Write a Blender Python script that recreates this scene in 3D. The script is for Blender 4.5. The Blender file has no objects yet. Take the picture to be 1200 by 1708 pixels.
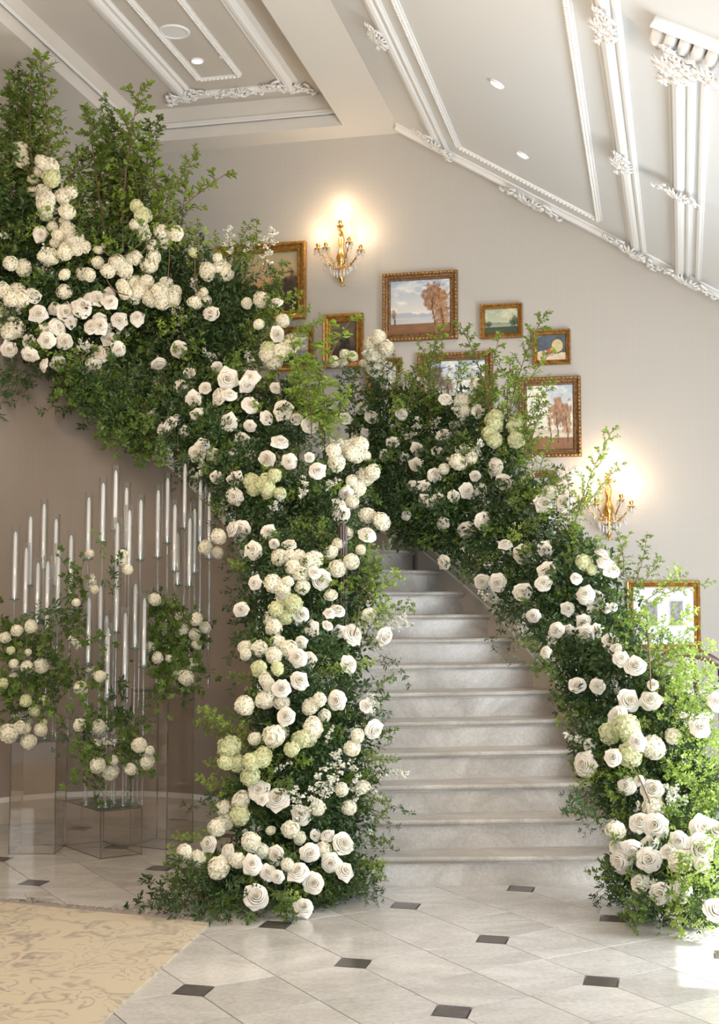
import bpy, math, random
import numpy as np
from mathutils import Vector, Matrix, Quaternion

# ---------------------------------------------------------------- camera, world, lights, exposure
C = bpy.context.scene
COL = C.collection
F, HOR, EYE = 2100.0, 1000.0, 1.6
PITCH = math.atan((HOR - 854) / F)
YAW = math.radians(13)                      # the room is turned against the view
cam = bpy.data.objects.new('camera', bpy.data.cameras.new('camera'))
COL.objects.link(cam)
cam.location = (0, 0, EYE)
cam.rotation_euler = (math.pi / 2 + PITCH, 0, 0)
cam.data.sensor_fit = 'VERTICAL'
cam.data.sensor_height = 36
cam.data.lens = 36 * F / 1708
cam.data.clip_end = 100
cam.data.dof.use_dof = False
C.camera = cam

E1 = Vector((math.cos(YAW), -math.sin(YAW), 0))
E2 = Vector((math.sin(YAW), math.cos(YAW), 0))
UP = Vector((0, 0, 1))
def W(u, v, z=0):                            # room coordinates -> world
    return E1 * u + E2 * v + UP * z

w = bpy.data.worlds.new('world'); C.world = w; w.use_nodes = True
w.node_tree.nodes['Background'].inputs[0].default_value = (1.0, 0.98, 0.95, 1)
w.node_tree.nodes['Background'].inputs[1].default_value = 0.5

def area_light(name, loc, target, sx, sy, power, color):
    d = bpy.data.lights.new(name, 'AREA'); d.shape = 'RECTANGLE'; d.size = sx; d.size_y = sy
    d.energy = power; d.color = color
    o = bpy.data.objects.new(name, d); COL.objects.link(o); o.location = loc
    o.rotation_euler = (Vector(target) - Vector(loc)).to_track_quat('-Z', 'Y').to_euler()
    return o
area_light('side_window_light', W(1.85, 6.85, 1.35), W(-2, 7.4, 1.5), 2.6, 2.2, 225, (0.86, 0.93, 1.0))
area_light('front_fill_light', W(1.6, -1.0, 2.6), W(-.4, 9, 1.9), 3.5, 2.6, 320, (0.92, 0.965, 1.0))  # soft fill added behind the camera; no window is built there
fl = bpy.data.lights.new('foyer_warm_fill', 'POINT'); fl.energy = 165; fl.color = (1, .70, .44); fl.shadow_soft_size = .35  # added warm fill over the left floor and tray; no chandelier hangs here
flo = bpy.data.objects.new('foyer_warm_fill', fl); COL.objects.link(flo); flo.location = W(-2.8, 4.4, 3.9)
sun = bpy.data.objects.new('sun', bpy.data.lights.new('sun', 'SUN')); COL.objects.link(sun)
sun.data.energy = 11; sun.data.angle = 0.012; sun.data.color = (1, .96, .9)
sun.rotation_euler = (-(E1 * 1.0 + E2 * .05 + UP * 1.25)).to_track_quat('-Z', 'Y').to_euler()

C.view_settings.view_transform = 'Standard'
C.view_settings.look = 'None'
C.view_settings.gamma = 1
C.view_settings.use_curve_mapping = False
C.view_settings.exposure = 0.22
C.cycles.transparent_max_bounces = 40
C.cycles.max_bounces = 8
C.cycles.sample_clamp_indirect = 6

# ---------------------------------------------------------------- helpers
rnd = random.Random(7)
def ray(x, y):
    a = (x - 600) / F; b = (854 - y) / F
    return Vector((a, math.cos(PITCH) - b * math.sin(PITCH), math.sin(PITCH) + b * math.cos(PITCH)))
def at(x, y, Y):                             # the point seen at pixel x, y at the real distance Y
    d = ray(x, y); return Vector((0, 0, EYE)) + d * (Y / d.y)
def px(p):
    q = p - Vector((0, 0, EYE))
    yc = q.y * math.cos(PITCH) + q.z * math.sin(PITCH); zc = -q.y * math.sin(PITCH) + q.z * math.cos(PITCH)
    return 600 + F * q.x / yc, 854 - F * zc / yc
VW = 10.9                                    # back wall
def on_wall(x, y, off=0):
    d = ray(x, y); t = (VW - off) / d.dot(E2); p = Vector((0, 0, EYE)) + d * t
    return p.dot(E1), p.z                    # u, z on the wall

def mesh_obj(name, verts, faces, mats=None, parent=None, smooth=False, loc=None, fm=None):
    me = bpy.data.meshes.new(name)
    me.from_pydata([tuple(v) for v in verts], [], faces)
    if smooth: me.polygons.foreach_set('use_smooth', [True] * len(me.polygons))
    if mats is not None:
        for m in (mats if isinstance(mats, (list, tuple)) else [mats]): me.materials.append(m)
    if fm: me.polygons.foreach_set('material_index', fm)
    me.update()
    return link(name, me, parent, loc)
def link(name, me, parent=None, loc=None):
    o = bpy.data.objects.new(name, me); COL.objects.link(o)
    if loc is not None: o.location = loc
    if parent is not None: o.parent = parent
    return o
def tag(o, label=None, cat=None, group=None, kind=None):
    for k, v in (('label', label), ('category', cat), ('group', group), ('kind', kind)):
        if v: o[k] = v
    return o
def thing(name, label, cat, loc=(0, 0, 0), rz=0, group=None):
    o = bpy.data.objects.new(name, None); COL.objects.link(o); o.location = loc; o.rotation_euler = (0, 0, rz)
    o.empty_display_size = .1
    return tag(o, label, cat, group)

class MB:
    """collects geometry for one mesh"""
    def __init__(s): s.v = []; s.f = []; s.m = []
    def add(s, vs, fs, m=0):
        n = len(s.v); s.v.extend([Vector(v) for v in vs]); s.f.extend([tuple(i + n for i in f) for f in fs]); s.m.extend([m] * len(fs))
    def box(s, c, h, R=None, m=0):
        c = Vector(c); vs = []
        for i in range(8):
            p = Vector(((i & 1) * 2 - 1, (i >> 1 & 1) * 2 - 1, (i >> 2 & 1) * 2 - 1))
            p = Vector((p.x * h[0], p.y * h[1], p.z * h[2]))
            vs.append(c + (R @ p if R else p))
        s.add(vs, [(0, 2, 3, 1), (4, 5, 7, 6), (0, 1, 5, 4), (2, 6, 7, 3), (0, 4, 6, 2), (1, 3, 7, 5)], m)
    def tube(s, pts, r, n=8, m=0, caps=True):
        pts = [Vector(p) for p in pts]; k = len(pts)
        rr = r if isinstance(r, (list, tuple)) else [r] * k
        vs = []; ref = None
        for i, p in enumerate(pts):
            t = (pts[min(i + 1, k - 1)] - pts[max(i - 1, 0)])
            t = t.normalized() if t.length > 1e-9 else UP.copy()
            if ref is None:
                ref = t.orthogonal().normalized()
            ref = (ref - t * ref.dot(t)); ref = ref.normalized() if ref.length > 1e-6 else t.orthogonal().normalized()
            b = t.cross(ref)
            for j in range(n):
                a = 2 * math.pi * j / n
                vs.append(p + (ref * math.cos(a) + b * math.sin(a)) * rr[i])
        fs = [(i * n + j, i * n + (j + 1) % n, (i + 1) * n + (j + 1) % n, (i + 1) * n + j) for i in range(k - 1) for j in range(n)]
        if caps: fs += [tuple(reversed(range(n))), tuple(range((k - 1) * n, k * n))]
        s.add(vs, fs, m)
    def lathe(s, prof, n=16, c=(0, 0, 0), m=0):
        c = Vector(c); vs = []
        for r, z in prof:
            for j in range(n):
                a = 2 * math.pi * j / n; vs.append(c + Vector((r * math.cos(a), r * math.sin(a), z)))
        fs = [(i * n + j, i * n + (j + 1) % n, (i + 1) * n + (j + 1) % n, (i + 1) * n + j) for i in range(len(prof) - 1) for j in range(n)]
        s.add(vs, fs, m)
    def ball(s, c, r, n=8, k=5, m=0, sq=(1, 1, 1)):
        c = Vector(c); vs = [c + Vector((0, 0, -r * sq[2]))]
        for i in range(1, k):
            a = -math.pi / 2 + math.pi * i / k
            for j in range(n):
                b = 2 * math.pi * j / n
                vs.append(c + Vector((r * math.cos(a) * math.cos(b) * sq[0], r * math.cos(a) * math.sin(b) * sq[1], r * math.sin(a) * sq[2])))
        vs.append(c + Vector((0, 0, r * sq[2]))); L = len(vs) - 1
        fs = [(0, 1 + (j + 1) % n, 1 + j) for j in range(n)]
        fs += [(1 + i * n + j, 1 + i * n + (j + 1) % n, 1 + (i + 1) * n + (j + 1) % n, 1 + (i + 1) * n + j) for i in range(k - 2) for j in range(n)]
        fs += [(L, L - n + j, L - n + (j + 1) % n) for j in range(n)]
        s.add(vs, fs, m)
    def sweep(s, prof, p0, p1, side, nrm, m=0):
        """extrude an open or closed 2D profile (side, normal) from p0 to p1"""
        vs = [p + side * a + nrm * b for p in (Vector(p0), Vector(p1)) for a, b in prof]; n = len(prof)
        s.add(vs, [(i, i + 1, n + i + 1, n + i) for i in range(n - 1)] + [tuple(range(n)), tuple(range(2 * n - 1, n - 1, -1))], m)
    def mesh(s, name, mats, smooth=False):
        me = bpy.data.meshes.new(name); me.from_pydata([tuple(v) for v in s.v], [], s.f)
        for m in (mats if isinstance(mats, (list, tuple)) else [mats]): me.materials.append(m)
        me.polygons.foreach_set('material_index', s.m)
        if smooth: me.polygons.foreach_set('use_smooth', [True] * len(s.f))
        me.update(); return me
    def obj(s, name, mats, parent=None, smooth=False, loc=None):
        return link(name, s.mesh(name, mats, smooth), parent, loc)

# ---------------------------------------------------------------- materials
def mat(name, col, rough=.5, metal=0, spec=.5, rand=0, noise=None, bump=0, transl=0, sss=0):
    m = bpy.data.materials.new(name); m.use_nodes = True; nt = m.node_tree; N = nt.nodes; L = nt.links
    b = N['Principled BSDF']; b.inputs['Base Color'].default_value = (*col, 1)
    b.inputs['Roughness'].default_value = rough; b.inputs['Metallic'].default_value = metal
    b.inputs['Specular IOR Level'].default_value = spec
    out = None
    if noise or bump:
        tc = N.new('ShaderNodeTexCoord'); no = N.new('ShaderNodeTexNoise')
        sc_, c2 = (noise if noise else (20, col))
        no.inputs['Scale'].default_value = sc_; no.inputs['Detail'].default_value = 5
        L.new(tc.outputs['Object'], no.inputs['Vector'])
        if noise:
            r = N.new('ShaderNodeValToRGB'); r.color_ramp.elements[0].position = .35; r.color_ramp.elements[1].position = .68
            r.color_ramp.elements[0].color = (*c2, 1); r.color_ramp.elements[1].color = (*col, 1)
            L.new(no.outputs['Fac'], r.inputs['Fac']); out = r.outputs['Color']
        if bump:
            bu = N.new('ShaderNodeBump'); bu.inputs['Strength'].default_value = bump; bu.inputs['Distance'].default_value = .01
            L.new(no.outputs['Fac'], bu.inputs['Height']); L.new(bu.outputs['Normal'], b.inputs['Normal'])
    if rand:
        oi = N.new('ShaderNodeObjectInfo'); hs = N.new('ShaderNodeHueSaturation'); mr = N.new('ShaderNodeMapRange')
        mr.inputs['To Min'].default_value = 1 - rand; mr.inputs['To Max'].default_value = 1 + rand
        L.new(oi.outputs['Random'], mr.inputs['Value']); L.new(mr.outputs['Result'], hs.inputs['Value'])
        if out: L.new(out, hs.inputs['Color'])
        else: hs.inputs['Color'].default_value = (*col, 1)
        out = hs.outputs['Color']
    if out: L.new(out, b.inputs['Base Color'])
    if transl:
        t = N.new('ShaderNodeBsdfTranslucent'); mx = N.new('ShaderNodeMixShader'); mx.inputs[0].default_value = transl
        t.inputs['Color'].default_value = (*col, 1)
        if out: L.new(out, t.inputs['Color'])
        L.new(b.outputs[0], mx.inputs[1]); L.new(t.outputs[0], mx.inputs[2])
        L.new(mx.outputs[0], N['Material Output'].inputs[0])
    return m
def clear_mat(name, tint=(1, 1, 1), refl=1.0):
    m = bpy.data.materials.new(name); m.use_nodes = True; nt = m.node_tree; N = nt.nodes; L = nt.links
    N.remove(N['Principled BSDF'])
    t = N.new('ShaderNodeBsdfTransparent'); t.inputs[0].default_value = (*tint, 1)
    g = N.new('ShaderNodeBsdfGlossy'); g.inputs['Roughness'].default_value = .03; g.inputs['Color'].default_value = (1, 1, 1, 1)
    fr = N.new('ShaderNodeLayerWeight'); fr.inputs[0].default_value = .5
    pw = N.new('ShaderNodeMath'); pw.operation = 'POWER'; pw.inputs[1].default_value = 4.0; L.new(fr.outputs['Facing'], pw.inputs[0])
    mu = N.new('ShaderNodeMath'); mu.operation = 'MULTIPLY_ADD'; mu.inputs[1].default_value = .55 * refl; mu.inputs[2].default_value = .035 * refl; mu.use_clamp = True
    mx = N.new('ShaderNodeMixShader')
    L.new(pw.outputs[0], mu.inputs[0]); L.new(mu.outputs[0], mx.inputs[0]); L.new(t.outputs[0], mx.inputs[1]); L.new(g.outputs[0], mx.inputs[2])
    L.new(mx.outputs[0], N['Material Output'].inputs[0]); return m
def glow_mat(name, col, strength):
    m = bpy.data.materials.new(name); m.use_nodes = True; N = m.node_tree.nodes
    b = N['Principled BSDF']; b.inputs['Emission Color'].default_value = (*col, 1); b.inputs['Emission Strength'].default_value = strength
    b.inputs['Base Color'].default_value = (*col, 1); return m
def marble(name, base, vein, dark, rough, scale=1.6, rand=.06):
    m = bpy.data.materials.new(name); m.use_nodes = True; nt = m.node_tree; N = nt.nodes; L = nt.links
    b = N['Principled BSDF']; b.inputs['Roughness'].default_value = rough
    geo = N.new('ShaderNodeNewGeometry'); oi = N.new('ShaderNodeObjectInfo'); vm = N.new('ShaderNodeVectorMath'); vm.operation = 'MULTIPLY_ADD'
    L.new(oi.outputs['Random'], vm.inputs[0]); vm.inputs[1].default_value = (37, 21, 13); L.new(geo.outputs['Position'], vm.inputs[2])
    mp = N.new('ShaderNodeMapping'); mp.inputs['Rotation'].default_value = (0, .5, .7); mp.inputs['Scale'].default_value = (1, 2.2, 1.4)
    L.new(vm.outputs[0], mp.inputs[0])
    n1 = N.new('ShaderNodeTexNoise'); n1.inputs['Scale'].default_value = scale; n1.inputs['Detail'].default_value = 7; n1.inputs['Distortion'].default_value = 1.1
    n1.inputs['Roughness'].default_value = .62
    L.new(mp.outputs[0], n1.inputs['Vector'])
    r1 = N.new('ShaderNodeValToRGB'); e = r1.color_ramp.elements; e[0].position = .36; e[0].color = (*vein, 1); e[1].position = .62; e[1].color = (*base, 1)
    L.new(n1.outputs['Fac'], r1.inputs[0])
    n2 = N.new('ShaderNodeTexNoise'); n2.inputs['Scale'].default_value = scale * 1.5; n2.inputs['Detail'].default_value = 9; n2.inputs['Distortion'].default_value = 2.2
    L.new(mp.outputs[0], n2.inputs['Vector'])
    r2 = N.new('ShaderNodeValToRGB'); e = r2.color_ramp.elements; e[0].position = .485; e[0].color = (0, 0, 0, 1); e[1].position = .5; e[1].color = (1, 1, 1, 1)
    e2 = r2.color_ramp.elements.new(.515); e2.color = (0, 0, 0, 1)
    L.new(n2.outputs['Fac'], r2.inputs[0])
    n3 = N.new('ShaderNodeTexNoise'); n3.inputs['Scale'].default_value = scale * 30; n3.inputs['Detail'].default_value = 4
    L.new(geo.outputs['Position'], n3.inputs['Vector'])
    mx = N.new('ShaderNodeMix'); mx.data_type = 'RGBA'; mx.inputs[7].default_value = (*dark, 1)
    mu = N.new('ShaderNodeMath'); mu.operation = 'MULTIPLY'; mu.inputs[1].default_value = .28
    L.new(r2.outputs[0], mu.inputs[0]); L.new(mu.outputs[0], mx.inputs[0]); L.new(r1.outputs[0], mx.inputs[6])
    mr = N.new('ShaderNodeMapRange'); mr.inputs['To Min'].default_value = 1 - rand; mr.inputs['To Max'].default_value = 1 + rand
    L.new(oi.outputs['Random'], mr.inputs['Value'])
    mr3 = N.new('ShaderNodeMapRange'); mr3.inputs['From Min'].default_value = .3; mr3.inputs['From Max'].default_value = .7; mr3.inputs['To Min'].default_value = .9; mr3.inputs['To Max'].default_value = 1.07
    L.new(n3.outputs['Fac'], mr3.inputs['Value'])
    m2 = N.new('ShaderNodeMath'); m2.operation = 'MULTIPLY'; L.new(mr.outputs[0], m2.inputs[0]); L.new(mr3.outputs[0], m2.inputs[1])
    hs = N.new('ShaderNodeHueSaturation'); L.new(mx.outputs[2], hs.inputs['Color']); L.new(m2.outputs[0], hs.inputs['Value'])
    L.new(hs.outputs[0], b.inputs['Base Color']); return m

def wallpaper(name, col):
    m = bpy.data.materials.new(name); m.use_nodes = True; nt = m.node_tree; N = nt.nodes; L = nt.links
    b = N['Principled BSDF']; b.inputs['Roughness'].default_value = .55; b.inputs['Specular IOR Level'].default_value = .35
    g = N.new('ShaderNodeTexCoord')
    mp = N.new('ShaderNodeMapping'); mp.inputs['Scale'].default_value = (60, 60, 1.2); L.new(g.outputs['Object'], mp.inputs[0])
    n = N.new('ShaderNodeTexNoise'); n.inputs['Scale'].default_value = 1.0; n.inputs['Detail'].default_value = 3; L.new(mp.outputs[0], n.inputs['Vector'])
    mp2 = N.new('ShaderNodeMapping'); mp2.inputs['Scale'].default_value = (1.2, 1.2, 90); L.new(g.outputs['Object'], mp2.inputs[0])
    n2 = N.new('ShaderNodeTexNoise'); n2.inputs['Scale'].default_value = 1.0; L.new(mp2.outputs[0], n2.inputs['Vector'])
    ad = N.new('ShaderNodeMath'); ad.operation = 'ADD'; L.new(n.outputs['Fac'], ad.inputs[0]); L.new(n2.outputs['Fac'], ad.inputs[1])
    mr = N.new('ShaderNodeMapRange'); mr.inputs['From Min'].default_value = .6; mr.inputs['From Max'].default_value = 1.4
    mr.inputs['To Min'].default_value = .975; mr.inputs['To Max'].default_value = 1.02; L.new(ad.outputs[0], mr.inputs[0])
    hs = N.new('ShaderNodeHueSaturation'); hs.inputs['Color'].default_value = (*col, 1); L.new(mr.outputs[0], hs.inputs['Value'])
    L.new(hs.outputs[0], b.inputs['Base Color']); return m

M = {}
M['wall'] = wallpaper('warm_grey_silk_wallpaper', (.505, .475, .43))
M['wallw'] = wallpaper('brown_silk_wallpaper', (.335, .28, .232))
M['ceil'] = mat('ceiling_paint', (.755, .77, .775), .6)
M['soffit'] = mat('warm_lit_soffit_tone', (.70, .665, .61), .6)  # lamp warmth on the soffit beams put into the colour
M['cream'] = mat('warm_lit_tray_tone', (.585, .545, .49), .6)  # same ceiling paint, with the tray's warm, dimmer light put into its colour
M['white'] = mat('white_plaster', (.83, .825, .805), .5)
M['tile'] = marble('floor_marble', (.56, .54, .51), (.44, .42, .39), (.33, .31, .29), .16, 1.5, .09)
M['step'] = marble('stair_marble', (.62, .585, .54), (.40, .365, .32), (.33, .31, .30), .3, 1.9, .03)
M['inset'] = marble('dark_marble', (.10, .085, .08), (.06, .05, .05), (.2, .18, .17), .2, 6, .1)
M['grout'] = mat('grout', (.27, .235, .20), .8)
M['curb'] = mat('stair_curb_paint', (.55, .50, .44), .5)
M['iron'] = mat('dark_iron', (.035, .028, .026), .38, .3)
M['gold'] = mat('gilt', (.62, .36, .10), .35, .75, noise=(30, (.33, .17, .04)), bump=.3)
M['brass'] = mat('polished_brass', (.83, .52, .16), .2, 1)
M['bronze'] = mat('bronze_gilt', (.36, .21, .10), .45, .45, noise=(60, (.16, .08, .035)), bump=.4)
M['darkwood'] = mat('dark_wood', (.06, .03, .018), .4)
M['rose'] = mat('rose_petal', (.87, .82, .72), .6, spec=.2, rand=.05, transl=.08)
M['rose_in'] = mat('rose_heart', (.80, .71, .53), .6, spec=.2, transl=.06)
M['hyd'] = mat('hydrangea_petal', (.90, .86, .70), .65, spec=.2, rand=.06, transl=.12)
M['hydg'] = mat('green_hydrangea_petal', (.72, .74, .44), .65, spec=.2, rand=.07, transl=.12)
M['blossom'] = mat('white_blossom', (.85, .84, .74), .6, spec=.2, transl=.2)
M['core'] = mat('flower_core', (.62, .59, .41), .8)
M['leaf1'] = mat('bright_leaf', (.225, .33, .045), .42, rand=.35, transl=.35)
M['leaf2'] = mat('mid_leaf', (.125, .205, .034), .42, rand=.3, transl=.28)
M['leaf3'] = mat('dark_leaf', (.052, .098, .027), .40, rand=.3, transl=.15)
M['leaf4'] = mat('lime_leaf', (.36, .48, .10), .45, rand=.25, transl=.4)
M['leafg'] = mat('grey_leaf', (.13, .18, .13), .55, rand=.2, transl=.2)
M['stem'] = mat('green_stem', (.09, .12, .03), .6)
M['twig'] = mat('brown_twig', (.13, .085, .045), .75)
M['acrylic'] = clear_mat('clear_acrylic', (.955, .94, .925), 1.6)
M['glass'] = clear_mat('candle_glass', (.96, .965, .965), 2.2)
M['rod'] = clear_mat('clear_rod', (.90, .92, .93), 5.0)
M['gglass'] = clear_mat('green_edge_glass', (.72, .84, .79), 1.3)
M['aedge'] = clear_mat('acrylic_edge', (.62, .60, .57), 2.0)
M['crystal'] = mat('crystal', (.95, .95, .95), .03)
M['crystal'].node_tree.nodes['Principled BSDF'].inputs['Transmission Weight'].default_value = .55
M['wax'] = mat('white_wax', (.93, .92, .91), .4)
M['wick'] = mat('wick', (.05, .04, .04), .9)
M['lamp'] = glow_mat('recessed_lamp', (1, .97, .92), 9)
M['bulb'] = glow_mat('flame_bulb', (1, .88, .68), 22)
M['mat'] = mat('white_mount_board', (.86, .86, .86), .7)
M['fringe'] = mat('rug_fringe', (.34, .29, .255), .9)

# ---------------------------------------------------------------- room shell
zc = None
uA, zA = on_wall(670, 222); uB, zB = on_wall(1200, 498)
SL = (zB - zA) / (uB - uA)                   # fall of the sloped ceiling
ZC = zA
UL, UR = -5.0, 2.0                           # side walls
V0 = -2.6                                    # how far the ceiling and floor run behind the camera
def zs(u): return ZC + SL * (u - uA)
def slab(name, corners, thick, m, kind='structure', parent=None):
    c = [Vector(p) for p in corners]; n = (c[1] - c[0]).cross(c[2] - c[0]).normalized() * thick
    o = mesh_obj(name, c + [p + n for p in c], [(0, 1, 2, 3), (7, 6, 5, 4), (0, 4, 5, 1), (1, 5, 6, 2), (2, 6, 7, 3), (3, 7, 4, 0)], m, parent)
    if kind: o['kind'] = kind
    return o
slab('wall_back', [W(UL - .1, VW, 0), W(UR + .2, VW, 0), W(UR + .2, VW, 6.6), W(UL - .1, VW, 6.6)], -.15, M['wall'])
slab('wall_left', [W(UL, V0, 0), W(UL, VW, 0), W(UL, VW, 6.6), W(UL, V0, 6.6)], -.15, M['wall'])
# right wall with a tall garden-door opening
ru = UR; o1, o2, oh = 5.6, 8.1, 2.56; ztop = zs(UR) + .3
mb = MB()
def wall_box(u0, u1, v0, v1, z0, z1, mbx):
    vs = [W(u, v, z) for z in (z0, z1) for u, v in ((u0, v0), (u1, v0), (u1, v1), (u0, v1))]
    mbx.add(vs, [(0, 3, 2, 1), (4, 5, 6, 7), (0, 1, 5, 4), (1, 2, 6, 5), (2, 3, 7, 6), (3, 0, 4, 7)])
wall_box(ru, ru + .15, V0, o1, 0, ztop, mb); wall_box(ru, ru + .15, o2, VW, 0, ztop, mb); wall_box(ru, ru + .15, o1, o2, oh, ztop, mb)
mb.obj('wall_right', M['wall'])['kind'] = 'structure'

# ceiling: flat part with a raised tray, then the slope following the stair roof
ceil = mesh_obj('ceiling', [W(UL - .1, V0, 6.6), W(uA, V0, 6.6), W(uA, VW + .1, 6.6), W(UL - .1, VW + .1, 6.6)], [(0, 1, 2, 3)], M['ceil'])
ceil['kind'] = 'structure'
TU0, TU1, TV1, TH = -4.55, -2.60, 10.60, .30
mb = MB()
wall_box(TU1, uA + .02, V0, VW + .05, ZC, ZC + .5, mb)
wall_box(UL - .1, TU1, TV1, VW + .05, ZC, ZC + .5, mb)
wall_box(UL - .1, TU0, V0, TV1, ZC, ZC + .5, mb)
mb.obj('soffit', M['soffit'], ceil)
mb = MB(); wall_box(TU0 - .1, TU1 + .1, V0, TV1 + .1, ZC + TH, ZC + TH + .2, mb); mb.obj('tray_panel', M['cream'], ceil)
n_s = Vector((-SL, 0, 1)).normalized(); NS = -(E1 * n_s.x + UP * n_s.z)          # slope normal, into the room
SD = (E1 + UP * SL).normalized()                                                  # down the slope
def S(u, v, off=0): return W(u, v, zs(u)) + NS * off
slab('sloped_panel', [S(uA, V0), S(UR + .3, V0), S(UR + .3, VW + .05), S(uA, VW + .05)], .15, M['ceil'], None, ceil)

DBL = [(-.085, 0), (-.085, .012), (-.07, .018), (-.06, .012), (-.05, .022), (-.035, .042), (-.005, .046), (.018, .036), (.03, .014), (.042, .012), (.05, .026), (.068, .026), (.078, .01), (.085, .008), (.085, 0)]
THIN = [(-.025, 0), (-.025, .01), (-.012, .022), (.006, .022), (.014, .01), (.025, .008), (.025, 0)]
def run(name, p0, p1, side, nrm, prof, beads=False, m='white'):
    b = MB(); b.sweep([(a, h) for a, h in prof], p0, p1, side, nrm); o = b.obj(name, M[m], ceil)
    if beads:
        b = MB(); L = (Vector(p1) - Vector(p0)); n = int(L.length / .034)
        for i in range(n):
            b.ball(Vector(p0) + L * ((i + .5) / n) + side * -.012 + nrm * .02, .0125, 6, 4)
        q = b.obj('bead_course', M[m], o, True); q['kind'] = 'stuff'
    return o
# tray crowns (three faces seen: back and left)
CR = [(0, 0), (.03, 0), (.045, -.02), (.045, -.035), (.08, -.05), (.10, -.075), (.10, -.085), (.13, -.095), (.13, -.105), (0, -.105)]
def crown(p0, p1, out):
    b = MB(); b.sweep([(c, -d) for c, d in [(0, .0), (0, .19), (.02, .19), (.025, .165), (.05, .16), (.055, .13), (.10, .12), (.11, .095), (.15, .085), (.155, .05), (.20, .045), (.205, .0)]], p0, p1, out, -UP); b.obj('crown_moulding', M['white'], ceil)
crown(W(TU0, TV1, ZC + TH), W(TU1, TV1, ZC + TH), -E2)
crown(W(TU0, V0, ZC + TH), W(TU0, TV1, ZC + TH), E1)
crown(W(TU1, V0, ZC + TH), W(TU1, TV1, ZC + TH), -E1)
def lower(p0, p1, out):
    b = MB(); b.sweep([(0, 0), (0, .05), (.018, .05), (.022, .02), (.035, .015), (.035, 0)], p0, p1, out, UP); b.obj('picture_moulding', M['white'], ceil)
lower(W(TU0, TV1, ZC + .10), W(TU1, TV1, ZC + .10), -E2); lower(W(TU0, V0, ZC + .10), W(TU0, TV1, ZC + .10), E1)
ZT = ZC + TH
for u in (-3.98, -3.00): run('moulding', W(u, V0, ZT), W(u, 10.33, ZT), E1, -UP, DBL)
run('moulding', W(-3.98, 10.36, ZT), W(-3.00, 10.36, ZT), E2, -UP, [(a * .8, b * .55) for a, b in DBL])
for u in (-3.74, -3.37): run('moulding', W(u, V0, ZT), W(u, 10.02, ZT), E1, -UP, THIN, True)
run('moulding', W(-3.74, 10.04, ZT), W(-3.37, 10.04, ZT), E2, -UP, THIN, True)
# slope
run('moulding', S(-1.80, V0), S(-1.72, 10.62), SD, NS, DBL)
run('moulding', S(uA, 10.74), S(UR, 10.74), E2, NS, [(a * 1.1, b) for a, b in DBL])
run('moulding', S(-1.58, V0), S(-1.52, 10.33), SD, NS, THIN, True)
run('moulding', S(-.40, V0), S(-.36, 10.36), SD, NS, THIN, True)
run('moulding', S(-1.52, 10.35), S(-.36, 10.38), E2, NS, THIN, True)
run('moulding', S(-.40, V0), S(-.06, 10.62), SD, NS, DBL)
run('moulding', S(.20, 6.30), S(.30, 10.62), SD, NS, [(a * .95, b * 1.3) for a, b in DBL])
run('moulding', S(.315, 6.30), S(.425, 10.62), SD, NS, THIN)
run('moulding', S(.78, V0), S(.86, 10.6), SD, NS, DBL)

# acanthus ornaments
def ornament_mesh(seed, L=1.0, wid=.45):
    r = random.Random(seed); b = MB()
    def scroll(cx, cy, R, a0, turns, s, th):
        pts = []; rr = []
        for i in range(14):
            t = i / 13; a = a0 + s * turns * 2 * math.pi * t; q = R * (1 - .75 * t)
            pts.append((cx + q * math.cos(a), cy + q * math.sin(a), .05 + .05 * t)); rr.append(th * (1 - .45 * t))
        b.tube(pts, rr, 6)
        b.ball(pts[-1], th * 1.3, 6, 4)
    def leafl(x, y, a, l):
        d = Vector((math.cos(a), math.sin(a), 0)); s = Vector((-d.y, d.x, 0))
        for k in (-.7, 0, .7):
            e = (d + s * k * .8).normalized()
            pts = [Vector((x, y, .05)) + e * l * t + Vector((0, 0, .07 * math.sin(t * 3))) for t in (0, .35, .7, 1)]
            b.tube(pts, [l * .10, l * .17, l * .13, l * .03], 6)
    for sx in (-1, 1):
        scroll(sx * L * .22, .02, .13 * L, math.pi / 2, .95, -sx, .032)
        scroll(sx * L * .36, -.03 * L, .09 * L, -math.pi / 2, .9, sx, .024)
        for k in range(3): leafl(sx * L * (.10 + .15 * k), (.06 if k % 2 else -.06) * L, (0 if sx > 0 else math.pi) + r.uniform(-.5, .5), .12 * L)
        leafl(sx * L * .05, .06, math.pi / 2 - sx * .7, .17 * L); leafl(sx * L * .05, -.05, -math.pi / 2 + sx * .7, .14 * L)
    for a in range(6): leafl(0, 0, a * math.pi / 3 + .5, .13 * L)
    b.ball((0, 0, .1), .055, 8, 5)
    return b.mesh('ornament', M['white'], True)
ORN = [ornament_mesh(3), ornament_mesh(8)]
def orn(p, xdir, nrm, size, k=0, sy=1):
    o = link('ornament', ORN[k], ceil); x = xdir.normalized(); z = nrm.normalized(); y = z.cross(x)
    o.matrix_world = Matrix.Translation(p) @ Matrix((x, y, z)).transposed().to_4x4() @ Matrix.Diagonal((size, size * sy, size * .7, 1))
orn(W(-3.99, 10.32, ZT), E1 + E2 * -.5, -UP, .50, 0, 1.3); orn(W(-3.02, 10.34, ZT), E1 + E2 * .5, -UP, .50, 1, 1.3)
orn(W(-3.50, 10.36, ZT), E1, -UP, .46, 1, 1.0)
orn(W(-3.98, 8.35, ZT), E1, -UP, .4, 1)
orn(S(-1.80, 8.45, .03), E2, NS, .42, 0); orn(S(-1.73, 10.50, .03), E2 + SD * .8, NS, .5, 1, 1.2)
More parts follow.
